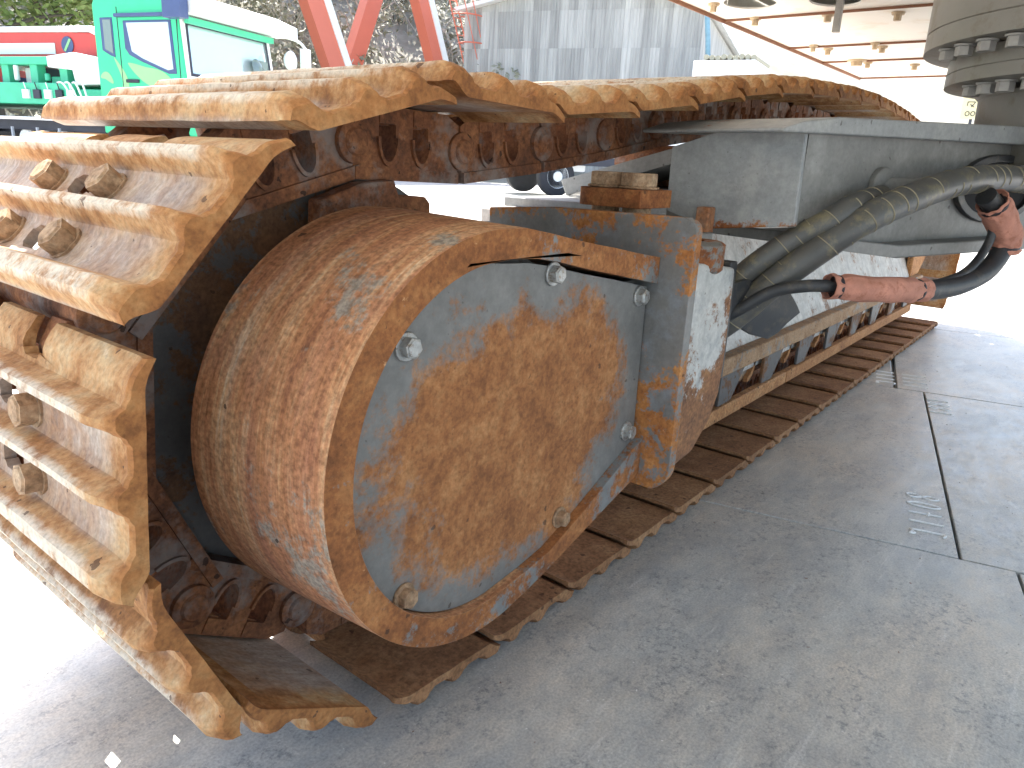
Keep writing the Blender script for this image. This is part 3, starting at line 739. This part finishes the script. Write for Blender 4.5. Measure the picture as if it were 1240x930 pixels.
for x, y, r in ((1.72, .445, .018), (1.981, .415, .02), (2.005, .19, .02), (2.062, 0, .02), (2.589, .416, .018), (2.688, .389, .02), (2.608, .194, .017), (2.70, .19, .02), (3.044, .371, .042), (3.12, .345, .02), (3.243, .181, .022)):
    x = bx_(x); y = by_(y); r *= KB
    mb = MB(); mb.cyl((x, y, 1.351), (x, y, 1.343), r, r*.9, 20); mb.cyl((x, y, 1.3435), (x, y, 1.324), r*.55, n=6)
    part('belly_bolt', mb, M['beltbolt'], ex)
mb = MB(); mb.box(bx_(1.85), bx_(1.868), by_(.105), by_(.123), 1.26, 1.47); part('hanging_bar', mb, M['boltgrey'], ex)

# ------------------------------------------------------------------ background: green crane truck
GREEN = simple('green_truck_paint', (.05, .6, .27), .35, 0, .05, 2, 0)
TEAL = simple('teal_crane_paint', (.06, .5, .28), .45, 0, .1, 3, 0)
PALE = simple('pale_yellow_decal', (.3, .6, .25), .4, 0, .05, 2, 0)
WHITE = simple('white_paint', (.8, .8, .78), .5, 0, .04, 2, 0)
DARK = simple('dark_chassis', (.03, .032, .045), .6, 0, .3, 4, 0)
BLUE = simple('blue_trim', (.06, .09, .2), .4, 0, .1, 4, 0)
RED = simple('red_crane_paint', (.62, .06, .05), .45, 0, .06, 2, 0)
GLASS = NM('pale_window_glass', .06, .55).base((.62, .72, .74)).mat  # pale base colour stands in for white sky reflected in the panes
GLASS2 = NM('dim_window_glass', .08, .3).base((.22, .27, .25)).mat
TYRE = simple('tyre_rubber', (.03, .03, .035), .8, 0, .2, 10, 0)
def local(root): return WM[root]
def tpart(name, mb, m, parent, root, bev=0, **k): return part(name, mb, m, parent, bev, M=WM[root], **k)
def wheel(parent, root, x, y, r, w_=.28, side=-1):
    mb = MB(); mb.lathe([(0, r*.62), (.02, r*.93), (.05, r), (w_-.05, r), (w_-.02, r*.93), (w_, r*.62)], (x, y, r), (0, 1, 0), 40); wh = tpart('wheel', mb, TYRE, parent, root)
    yy = y if side < 0 else y+w_; s = side
    mb = MB(); mb.lathe([(0, r*.6), (.012, r*.6), (-.05, r*.52), (-.06, r*.3), (.02, r*.25), (.03, r*.12)], (x, yy-s*.0, r), (0, s, 0), 32); rim_ = tpart('rim', mb, WHITE, wh, root)
tr = thing('crane_truck', (6.9, 13.0, 0), 'green crane truck with pale yellow swirls on its cab door and a red folded crane', 'truck', rz=R(-71.5))
mb = MB(); mb.prism([(.02, .95), (.03, 1.95), (-.10, 3.12), (-.28, 3.34), (-1.95, 3.38), (-2.05, 3.2), (-2.05, .95)], 0, 2.55, XZ); cb = tpart('cab_body', mb, GREEN, tr, tr, .03)
mb = MB(); 
def fr(u, v, d): return (-.10+(1-(v-1.95)/1.17)*.13+d, u, v)
mb.prism([(.12, 2.02), (2.43, 2.02), (2.38, 2.90), (.17, 2.90)], .0, .012, fr); ws = tpart('windshield', mb, GLASS, cb, tr)
mb = MB(); mb.prism([(.02, 1.93), (2.53, 1.93), (2.5, 3.10), (.05, 3.10)], .0, .03, fr, [[(.13, 2.03), (2.42, 2.03), (2.37, 2.89), (.18, 2.89)]]); tpart('windshield_surround', mb, WHITE, cb, tr, .01)
mb = MB(); mb.prism([(.10, 2.0), (2.45, 2.0), (2.40, 2.92), (.15, 2.92)], .03, .04, fr, [[(.15, 2.05), (2.40, 2.05), (2.35, 2.87), (.2, 2.87)]]); tpart('windshield_gasket', mb, DARK, ws, tr)
mb = MB(); mb.box(-.05, .30, -.05, 2.75, 3.02, 3.10); mb.prism([(-.10, 3.10), (.42, 3.0), (.42, 3.22), (-.1, 3.42)], -.1, 2.85, XZ); tpart('sun_visor', mb, WHITE, cb, tr, .01)
mb = MB(); mb.box(-.02, .08, .1, 2.5, 2.88, 2.99); tpart('visor_underside_rail', mb, TEAL, cb, tr, .01)
mb = MB(); mb.prism([(-1.88, 2.98), (-1.58, 2.98), (-1.58, 2.30), (-1.70, 2.33), (-1.88, 2.42)], -.012, .01, XZ); q_ = tpart('quarter_window', mb, BLUE, cb, tr, .01)
mb = MB(); mb.prism([(-1.80, 2.94), (-1.61, 2.94), (-1.61, 2.36), (-1.80, 2.44)], -.02, -.005, XZ); tpart('pane', mb, GLASS2, q_, tr)
mb = MB(); mb.prism([(-1.33, 2.92), (-.22, 2.92), (-.17, 2.02), (-.35, 2.02), (-.95, 2.22), (-1.24, 2.34), (-1.33, 2.45)], -.012, .01, XZ); q_ = tpart('door_window', mb, BLUE, cb, tr, .01)
mb = MB(); mb.prism([(-1.24, 2.88), (-.27, 2.88), (-.23, 2.10), (-.35, 2.08), (-.92, 2.28), (-1.16, 2.40)], -.022, -.005, XZ); tpart('pane', mb, GLASS, q_, tr)
mb = MB(); mb.box(-1.46, -.12, -.09, .0, 2.97, 3.03); tpart('window_visor', mb, BLUE, cb, tr, .01)
mb = MB(); mb.box(-1.465, -1.45, -.006, .01, 1.0, 3.15); mb.box(-.10, -.085, -.006, .01, 1.0, 3.1); tpart('door_gap', mb, DARK, cb, tr)
mb = MB(); mb.box(-1.36, -1.06, -.035, -.0, 1.86, 1.92); tpart('door_handle', mb, DARK, cb, tr, .008)
def swirl(pts, w0):
    mb = MB(); P = spline([(x, 0, z) for x, z in pts], 8); L = len(P); A_ = []; B_ = []
    for i, p in enumerate(P):
        t = (P[min(i+1, L-1)]-P[max(0, i-1)]).normalized(); nn = Vector((-t.z, 0, t.x)); ww = w0*math.sin(math.pi*(i+.3)/(L+.3))
        A_.append((p.x+nn.x*ww, p.z+nn.z*ww)); B_.append((p.x-nn.x*ww, p.z-nn.z*ww))
    mb.prism(A_+B_[::-1], -.004, .002, XZ); return mb
for pts_, w0 in (([(-1.62, 2.3), (-1.4, 1.9), (-1.45, 1.5), (-1.3, 1.1)], .08), ([(-2.0, 1.95), (-1.85, 1.98), (-1.7, 1.85)], .07), ([(-1.3, 2.2), (-.9, 2.0), (-.5, 1.9), (-.2, 1.75)], .16), ([(-1.35, 1.6), (-1.0, 1.4), (-.6, 1.5), (-.1, 1.35)], .1), ([(-2.0, 1.5), (-1.7, 1.3), (-1.3, 1.02)], .07)):
    tpart('yellow_swirl', swirl(pts_, w0), PALE, cb, tr)
mb = MB(); mb.lathe([(0, .02), (.02, .24), (.1, .3)][::-1], (.02, .35, 1.55), (1, 0, 0), 20); tpart('headlight', mb, WHITE, cb, tr)
mb = MB(); mb.tube([(-.05, 2.6, 3.1), (.35, 2.9, 3.0), (.5, 3.0, 2.85)], .03, 8, steps=6); mb.box(.42, .56, 2.9, 3.1, 2.2, 2.85); mb.lathe([(0, .16), (.08, .2), (.1, .05)], (.45, 2.45, 2.55), (1, 0, .0), 20); tpart('mirror', mb, WHITE, cb, tr, .01)
mb = MB(); mb.lathe([(0, .15), (.02, .17), (.06, .1)], (.10, 1.9, 2.35), (1, 0, .3), 20); mb.box(.03, .06, 1.95, 2.3, 2.2, 2.5); tpart('inside_mirror', mb, GLASS2, cb, tr)
mb = MB(); mb.box(-.1, .3, -.32, -.12, 2.9, 3.35); mb.tube([(.0, 0, 3.2), (.1, -.2, 3.2)], .03, 8, steps=2); tpart('mirror', mb, BLUE, cb, tr, .03)
mb = MB(); mb.tube([(.09, .5, 2.04), (.07, 1.0, 2.10), (.09, 1.5, 2.04)], .02, 6, steps=4); tpart('wiper', mb, DARK, cb, tr)
mb = MB(); mb.box(-9.0, -2.0, .15, .35, .95, 1.2); mb.box(-9.0, .0, 2.1, 2.3, .8, 1.1); mb.box(-9, -2.1, .4, 2.1, .9, 1.0); ch = tpart('chassis', mb, DARK, tr, tr, .01)
mb = MB(); mb.box(-9.0, -2.15, -.02, .1, 1.14, 1.2); tpart('side_rail', mb, WHITE, tr, tr, .01)
mb = MB(); mb.box(-9.0, -2.9, .1, 2.3, 1.45, 1.85); mb.box(-2.9, -2.2, .2, 2.3, 1.3, 1.75); tpart('deck', mb, TEAL, tr, tr, .02)
for x in (-2.6, -3.3, -4.1, -4.9, -5.7):
    mb = MB(); mb.box(x-.1, x+.1, .3, .5, 1.85, 2.3); tpart('deck_post', mb, TEAL, tr, tr, .01)
for k in range(9):
    x = -2.45-.42*k; h_ = random.uniform(.12, .34); mb = MB(); mb.box(x-random.uniform(.08, .16), x+.1, random.uniform(.3, .6), 1.2, 1.85, 1.85+h_)
    if k % 2: mb.cyl((x, .28, 1.9), (x, .28, 1.9+h_*.9), .05, n=12)
    tpart('valve_block', mb, (WHITE, BLUE, RED, TEAL, DARK)[k % 5], tr, tr, .02)
for k in range(5):
    x = -2.9-.3*k; mb = MB(); mb.box(x-.09, x+.09, .05, .1, 1.55, 1.72); mb.tube([(x, .08, 1.72), (x+.03, .02, 1.85)], .012, 6, steps=2); tpart('control_lever', mb, (WHITE, DARK)[k % 2], tr, tr, .006)
mb = MB(); mb.box(-9, -2.9, .25, .55, 2.2, 2.35); tpart('deck_top_rail', mb, TEAL, tr, tr, .02)
mb = MB(); mb.prism([(-2.15, 1.85), (-2.2, 2.3), (-2.9, 2.42), (-3.6, 2.35), (-3.6, 2.15), (-2.95, 2.1), (-2.9, 1.82)], .2, 1.8, XZ); tpart('white_cover', mb, WHITE, tr, tr, .03)
mb = MB(); mb.prism([(-9, 2.35), (-3.1, 2.35), (-2.75, 2.3), (-2.45, 2.35), (-2.45, 2.6), (-2.7, 2.75), (-2.95, 2.85), (-9, 2.9)], .7, 1.15, XZ); bo = tpart('red_boom', mb, RED, tr, tr, .02)
mb = MB(); mb.lathe([(0, .16), (.01, .16)], (-3.55, .69, 2.62), (0, -1, 0), 28); em = tpart('round_emblem', mb, BLUE, bo, tr)
mb = MB(); mb.prism([(-3.65, 2.52), (-3.6, 2.50), (-3.43, 2.72), (-3.48, 2.74)], .672, .679, XZ); tpart('emblem_stripe', mb, PALE, em, tr)
mb = MB(); mb.box(-9, -3.9, .68, .7, 2.45, 2.66); tpart('boom_name_panel', mb, WHITE, bo, tr, .004)
mb = MB(); mb.prism([(-9, 2.9), (-2.95, 2.855), (-2.7, 2.76), (-2.44, 2.61), (-2.44, 2.7), (-2.9, 2.97), (-9, 2.99)], .68, 1.17, XZ); tpart('boom_top_strip', mb, WHITE, bo, tr, .01)
for x in (-3.45, -3.95, -4.45):
    mb = MB(); mb.lathe([(0, .17), (.04, .21), (1.2, .21), (1.24, .17)], (x, .2, .78), (0, 1, 0), 24); tpart('air_tank', mb, WHITE, tr, tr)
mb = MB()
for k in range(4): mb.tube([(-3.2+.2*k, .05, 1.85), (-2.9+.16*k, -.05, 1.8), (-2.6+.1*k, -.02, 1.3)], .018, 6, steps=5)
tpart('hydraulic_hose', mb, WHITE, tr, tr, kind='stuff')
mb = MB(); mb.lathe([(0, .12), (.01, .16), (.2, .16), (.21, .08)], (-2.45, .05, 1.25), (0, -1, 0), 24); tpart('outrigger_end', mb, WHITE, tr, tr)
mb = MB(); 
for z in (.32, .45, .58): mb.box(-4.7, -3.2, .02, .07, z, z+.05)
for x in (-4.6, -3.9, -3.3): mb.box(x, x+.04, .02, .06, .3, 1.0)
tpart('side_guard', mb, simple('grey_guard_bar', (.4, .42, .45), .5), tr, tr)
for x, y, sd_ in ((-1.2, .02, -1), (-1.2, 2.2, 1), (-5.6, .02, -1), (-6.9, .02, -1), (-5.6, 2.2, 1), (-6.9, 2.2, 1)): wheel(tr, tr, x, y, .5, side=sd_)

# second truck seen through the gap
t2 = thing('flatbed_truck', (15.2, 10.2, 0), 'pale flatbed truck far off, its white wheel seen through the gap under the chain', 'truck', rz=R(150))
mb = MB(); mb.box(-6, 1.2, .2, .4, .75, .95); mb.box(-6, 1.2, -1.6, -1.4, .75, .95); tpart('chassis', mb, DARK, t2, t2, .01)
mb = MB(); mb.box(-6, -.6, -2.1, .25, 1.0, 1.15); mb.box(-6, -.6, .2, .25, 1.15, 1.5); tpart('flatbed', mb, WHITE, t2, t2, .01)
mb = MB(); mb.prism([(1.3, .6), (1.25, 1.5), (.9, 2.3), (-.4, 2.3), (-.4, .6)], -2.0, .2, XZ); c2 = tpart('cab_body', mb, WHITE, t2, t2, .04)
mb = MB(); mb.prism([(1.0, 1.55), (.8, 2.15), (.1, 2.15), (.1, 1.5)], .195, .21, XZ); tpart('side_window', mb, GLASS2, c2, t2)
mb = MB(); mb.box(-2.6, -1.6, .05, .25, .5, .9); tpart('fuel_tank', mb, simple('grey_tank', (.3, .3, .32), .5), t2, t2, .03)
for x in (.4, -3.6, -4.7):
    for y, s_ in ((.02, 1), (-2.1, -1)): wheel(t2, t2, x, y, .47, side=s_)

# red gantry crane legs and caged ladder
gc = thing('gantry_crane', (19, 22, 0), 'salmon red gantry crane with splayed legs and a caged ladder before the hillside', 'crane')
SAL = simple('salmon_red_crane_paint', (.62, .16, .1), .5, 0, .05, 1, 0)
def leg(x0, x1, Y, h, wd, dp, white=False):
    mb = MB(); mb.prism([(x0, 0), (x0+wd, 0), (x1+wd, h), (x1, h)], Y, Y+dp, XZ); o = part('leg', mb, SAL, gc)
    if white:
        mb = MB(); mb.prism([(x0+wd, 0), (x0+wd+.3, 0), (x1+wd+.3, h), (x1+wd, h)], Y-.05, Y+dp+.1, XZ); part('leg_flange', mb, WHITE, o)
leg(18.85, 14.45, 22, 10, .72, .5, True); leg(18.3, 22.6, 24.5, 10, .75, .5); leg(24.3, 20.1, 22, 10, .55, .5, True)
lad = MB(); 
def LP(x, z): return (25.9-.42*z+x, z)
for dx in (0, .42): lad.tube([(*(LP(dx, 0)[0:1]), 21.8, 0), (LP(dx, 10)[0], 21.8, 10)], .03, 6, steps=1)
for k in range(33):
    z = .3*k+.2; lad.tube([(LP(0, z)[0], 21.8, z), (LP(.42, z)[0], 21.8, z)], .018, 5, steps=1)
lo = part('ladder', lad, SAL, gc)
cg = MB()
for k in range(8):
    z = 2.3+k; x0 = LP(0, z)[0]; cg.tube([(x0-.05, 21.8, z), (x0-.1, 21.3, z), (x0+.3, 21.0, z), (x0+.9, 21.0, z), (x0+1.2, 21.4, z), (x0+.5, 21.8, z)], .03, 6, steps=4)
for dx, yy in ((.1, 21.1), (.5, 21.0), (1.0, 21.05)): cg.tube([(LP(dx, 2.3)[0], yy, 2.3), (LP(dx, 10)[0], yy, 10)], .02, 5, steps=1)
part('ladder_cage', cg, SAL, gc)
mb = MB(); mb.box(13.5, 24, 21.9, 24.9, 10, 10.8); part('top_girder', mb, SAL, gc)

# corrugated shed, gable end towards the yard
SL = Vector((23.9, 21.7, 0)); SR = Vector((26.8, 12.6, 0)); sdv = (SR-SL).normalized(); W_ = (SR-SL).length; sn = Vector((-sdv.y, sdv.x, 0))
if sn.x > 0: sn = -sn
sh_ = thing('shed', (25.3, 17.1, 0), 'weathered grey corrugated shed with stained sheets standing behind the track', 'shed')
gm = NM('weathered_corrugated_sheet', .8); gg = gm.n('NewGeometry'); pv = gg.outputs['Position']
stn = gm.noise(1.0, 8, .7, gm.mapv(pv, (2.6, 2.6, .22))); stn2 = gm.noise(1.0, 8, .7, gm.mapv(pv, (9, 9, .5)))
gcol = gm.ramp(gm.math('ADD', gm.math('MULTIPLY', stn, .6), gm.math('MULTIPLY', stn2, .4)), [(.34, (.27, .265, .25)), (.5, (.4, .39, .365)), (.6, (.47, .46, .43)), (.7, (.6, .59, .55))])
oi_ = gm.n('ObjectInfo'); gm.base(gm.mix(.9, gcol, gm.ramp(oi_.outputs['Random'], [(0, .78), (.5, 1.0), (1, 1.22)]), 'MULTIPLY'))
def eave(s): return 6.5+.95*(1-abs(2*s/W_-1))
cols = 26; tiers = [(0, 1.9), (1.9, 3.5), (3.5, 5.09), (5.09, 6.45), (6.45, 8.3)]
for ti, (z0, z1) in enumerate(tiers):
    for c_ in range(cols):
        s0 = W_*c_/cols; s1 = W_*(c_+1)/cols; zt0 = min(z1, eave(s0)); zt1 = min(z1, eave(s1))
        if max(zt0, zt1) <= z0+.02: continue
        mb = MB(); nn = 9; off = .02*ti*-1+.0*c_
        for k in range(nn):
            f = k/(nn-1); s = s0+(s1-s0+.01)*f; zt = zt0+(zt1-zt0)*f; wv = .018*math.cos(f*2*math.pi*3)+off+(.004 if c_ % 2 else 0)
            b = SL+sdv*s+sn*(wv+.1); mb.v += [(b.x, b.y, max(0, z0-.06)), (b.x, b.y, max(zt, z0-.05))]
        mb.f = [(2*k, 2*k+2, 2*k+3, 2*k+1) for k in range(nn-1)]; mb.m = [0]*len(mb.f)
        o = link('wall_sheet', mesh_of('wall_sheet', mb, gm.mat, 50, fix=False), sh_)
def SP(u, v, d): p = SL+sdv*u-sn*d; return (p.x, p.y, v)
mb = MB(); mb.prism([(0, 0), (W_, 0), (W_, 6.4), (W_/2, 7.3), (0, 6.4)], .02, 14, SP); part('building_core', mb, gm.mat, sh_)
mb = MB(); mb.prism([(-.3, 6.44), (W_/2, 7.46), (W_+.3, 6.44), (W_+.3, 6.58), (W_/2, 7.6), (-.3, 6.58)], -.45, 14.2, SP); part('roof', mb, WHITE, sh_)
# pole, parked vehicle, sign
po = MB(); po.tube([(25.9, 11.25, 0), (25.88, 11.9, 5.2), (25.9, 12.08, 6.1)], .09, 10, steps=2)
tag(part('leaning_pole', po, simple('pale_blue_pole_paint', (.2, .35, .42), .5), None), 'pale blue leaning pole beside the right corner of the grey shed', 'pole')
sg = thing('sign_board', (14.0, 1.5, 0), 'small cream sign board with dark figures seen left of the grey centre post', 'sign')
mb = MB(); mb.box(14.0, 14.03, 1.42, 1.68, 1.78, 2.2); part('board', mb, simple('cream_board', (.7, .62, .35), .6, 0, .03, 2, 0), sg)
mb = MB(); mb.box(14.035, 14.07, 1.5, 1.54, 0, 2.15); part('post', mb, DARK, sg)
for cy, cz in ((1.545, 1.86),):
    for dy in (-.045, .035): mb = MB(); mb.tube([(13.995, cy+dy+.03*math.cos(t*.785), cz+.035*math.sin(t*.785)) for t in range(9)], .006, 5, steps=1); part('sign_figure', mb, DARK, sg)
mb = MB()
for a_, b_ in (((1.60, 1.98), (1.60, 2.04)), ((1.60, 2.04), (1.50, 2.04)), ((1.56, 2.0), (1.50, 1.96)), ((1.54, 1.96), (1.49, 2.04)), ((1.62, 2.13), (1.60, 2.15)), ((1.52, 2.09), (1.48, 2.12))):
    mb = MB(); mb.tube([(13.995, a_[0], a_[1]), (13.995, b_[0], b_[1])], .006, 5, steps=1); part('sign_figure', mb, DARK, sg)

pv_ = thing('parked_lorry', (26.1, 10.9, 0), 'white lorry loaded with bundles parked right of the grey shed', 'truck', rz=R(100))
mb = MB(); mb.box(-1.0, 1.1, -1.3, 1.3, .6, 4.35); mb2 = mb; tpart('box_body', mb, WHITE, pv_, pv_, .03)
mb = MB()
for k in range(9): mb.cyl((-.9+.2*k, -1.2, 4.43), (-.9+.2*k, 1.2, 4.43+.02*(k % 3)), .09, n=10)
tpart('bundled_load', mb, simple('tan_bundles', (.35, .33, .25), .8), pv_, pv_, kind='stuff')
for x in (-.6, .6): wheel(pv_, pv_, x, -1.32, .45)
for x in (-.6, .6): wheel(pv_, pv_, x, 1.04, .45, side=1)

# ------------------------------------------------------------------ hillside with scrub and trees
def hz(x, y):
    d = (x*.55+y*.84)-27
    if d < 0: return -.2
    return min(d*.62, 22)+1.2*noise.noise(Vector((x*.12, y*.12, 0)))*min(1, d/4)
mb = MB(); nx, ny_ = 70, 50; gx = [-45+2.4*i for i in range(nx)]; gy = [4+2.0*j for j in range(ny_)]
for j in range(ny_):
    for i in range(nx): mb.v.append((gx[i], gy[j], hz(gx[i], gy[j])-.05))
for j in range(ny_-1):
    for i in range(nx-1): mb.f.append((j*nx+i, j*nx+i+1, (j+1)*nx+i+1, (j+1)*nx+i))
mb.m = [0]*len(mb.f)
hm = NM('dry_hill_earth', .95); hm.base(hm.ramp(hm.noise(.6, 9, .7, hm.co), [(.4, (.24, .23, .18)), (.6, (.36, .34, .28))])); hill = struct('hillside', mb, hm.mat, 80)  # earth kept pale: the lens-flare wash is put into its colour
def leafmat(name, a, b, c):
    m = NM(name, .7); g = m.n('NewGeometry')
    m.base(m.ramp(m.noise(1.3, 6, .75, g.outputs['Position']), [(.36, a), (.5, b), (.64, c)])); return m.mat
LG = leafmat('grey_scrub', (.16, .17, .12), (.28, .28, .21), (.42, .4, .31)); LY = leafmat('yellow_green_leaves', (.12, .17, .05), (.24, .3, .09), (.38, .42, .17)); TW = simple('pale_twigs', (.42, .39, .33), .9)  # scrub tones lifted so the colour carries the veiling glare
BK = simple('tree_bark', (.1, .08, .06), .9)
def leaves(mb, c, r, n, sz, sq=.8, mi=0):
    for _ in range(n):
        d = Vector((random.gauss(0, 1), random.gauss(0, 1), random.gauss(0, 1))).normalized()*(random.random()**.4)*r; d.z *= sq
        p = c+d; a = Vector((random.uniform(-1, 1), random.uniform(-1, 1), random.uniform(-.6, .6))).normalized()*sz*random.uniform(.6, 1.3); b = a.cross(Vector((random.uniform(-1, 1), random.uniform(-1, 1), random.uniform(-1, 1)))).normalized()*sz*random.uniform(.3, .6)
        mb.add([p-a, p+b, p+a, p-b], [(0, 1, 2, 3)], mi)
mb = MB()
for _ in range(900):
    az = R(random.uniform(34, 84)); dd = random.uniform(27, 62); x = math.cos(az)*dd; y = math.sin(az)*dd; z = hz(x, y)
    if z < -.1: continue
    r = random.uniform(.5, 1.5); cc = Vector((x, y, z+r*.5))
    for k in range(3): leaves(mb, cc+Vector((random.uniform(-r, r), random.uniform(-r, r), random.uniform(0, r*.5))), r*.6, 17, .16, .8, 0)
    for k in range(4):
        a = cc+Vector((random.uniform(-r, r)*.5, random.uniform(-r, r)*.5, -r*.5)); b = a+Vector((random.uniform(-1, 1), random.uniform(-1, 1), random.uniform(.5, 1.6)))*r
        mid = a.lerp(b, .5)+Vector((random.uniform(-.3, .3), random.uniform(-.3, .3), .2))
        mb.tube([a, mid, b], .022, 3, 1, steps=2)
o = link('hillside_scrub', mesh_of('hillside_scrub', mb, [LG, TW], 0, fix=False)); o['kind'] = 'stuff'
o['label'] = 'dry grey green scrub and bare twigs covering the hillside'
trees = [(69.5, 26, 7.5, 'bright yellow green tree behind the red crane boom, leftmost in view'), (73, 24, 8.5, 'tall yellow green tree at the left edge of the view above the red boom'), (66, 30, 8, 'olive tree rising just left of the green cab roof'), (60.5, 33, 8, 'dark tree directly behind the green cab'), (45.5, 41, 7.5, 'tree between the caged ladder and the grey shed'), (53, 44, 8, 'dark scrubby tree behind the first salmon crane leg')]
for az, dd, h, lab in trees:
    x = math.cos(R(az))*dd; y = math.sin(R(az))*dd; z = max(0, hz(x, y))
    t = thing('tree', (x, y, z), lab, 'tree', 'trees on the hillside')
    mb = MB(); mb.tube([(0, 0, -.3), (random.uniform(-.2, .2), 0, h*.3), (random.uniform(-.3, .3), .1, h*.65)], .2, 10, steps=4, rad=lambda q: .2-.13*q)
    tips = []
    for k in range(9):
        a = random.uniform(0, 6.28); zz = h*random.uniform(.25, .6); e = Vector((math.cos(a)*h*.28, math.sin(a)*h*.28, zz+h*random.uniform(.1, .35)))
        mb.tube([(0, 0, zz), tuple(Vector((0, 0, zz)).lerp(e, .5)+Vector((0, 0, .2))), tuple(e)], .06, 6, steps=3, rad=lambda q: .07-.05*q); tips.append(e)
    part('trunk', mb, BK, t, M=WM[t])
    mb = MB()
    for e in tips+[Vector((0, 0, h*.85)), Vector((.6, .3, h*.75)), Vector((-.7, -.2, h*.7))]:
        for k in range(3): leaves(mb, e+Vector((random.uniform(-.7, .7), random.uniform(-.7, .7), random.uniform(-.5, .5))), h*.11, 130, .13)
    link('crown', mesh_of('crown', mb, LY if az > 65 else LG, 0, fix=False), t, WM[t])
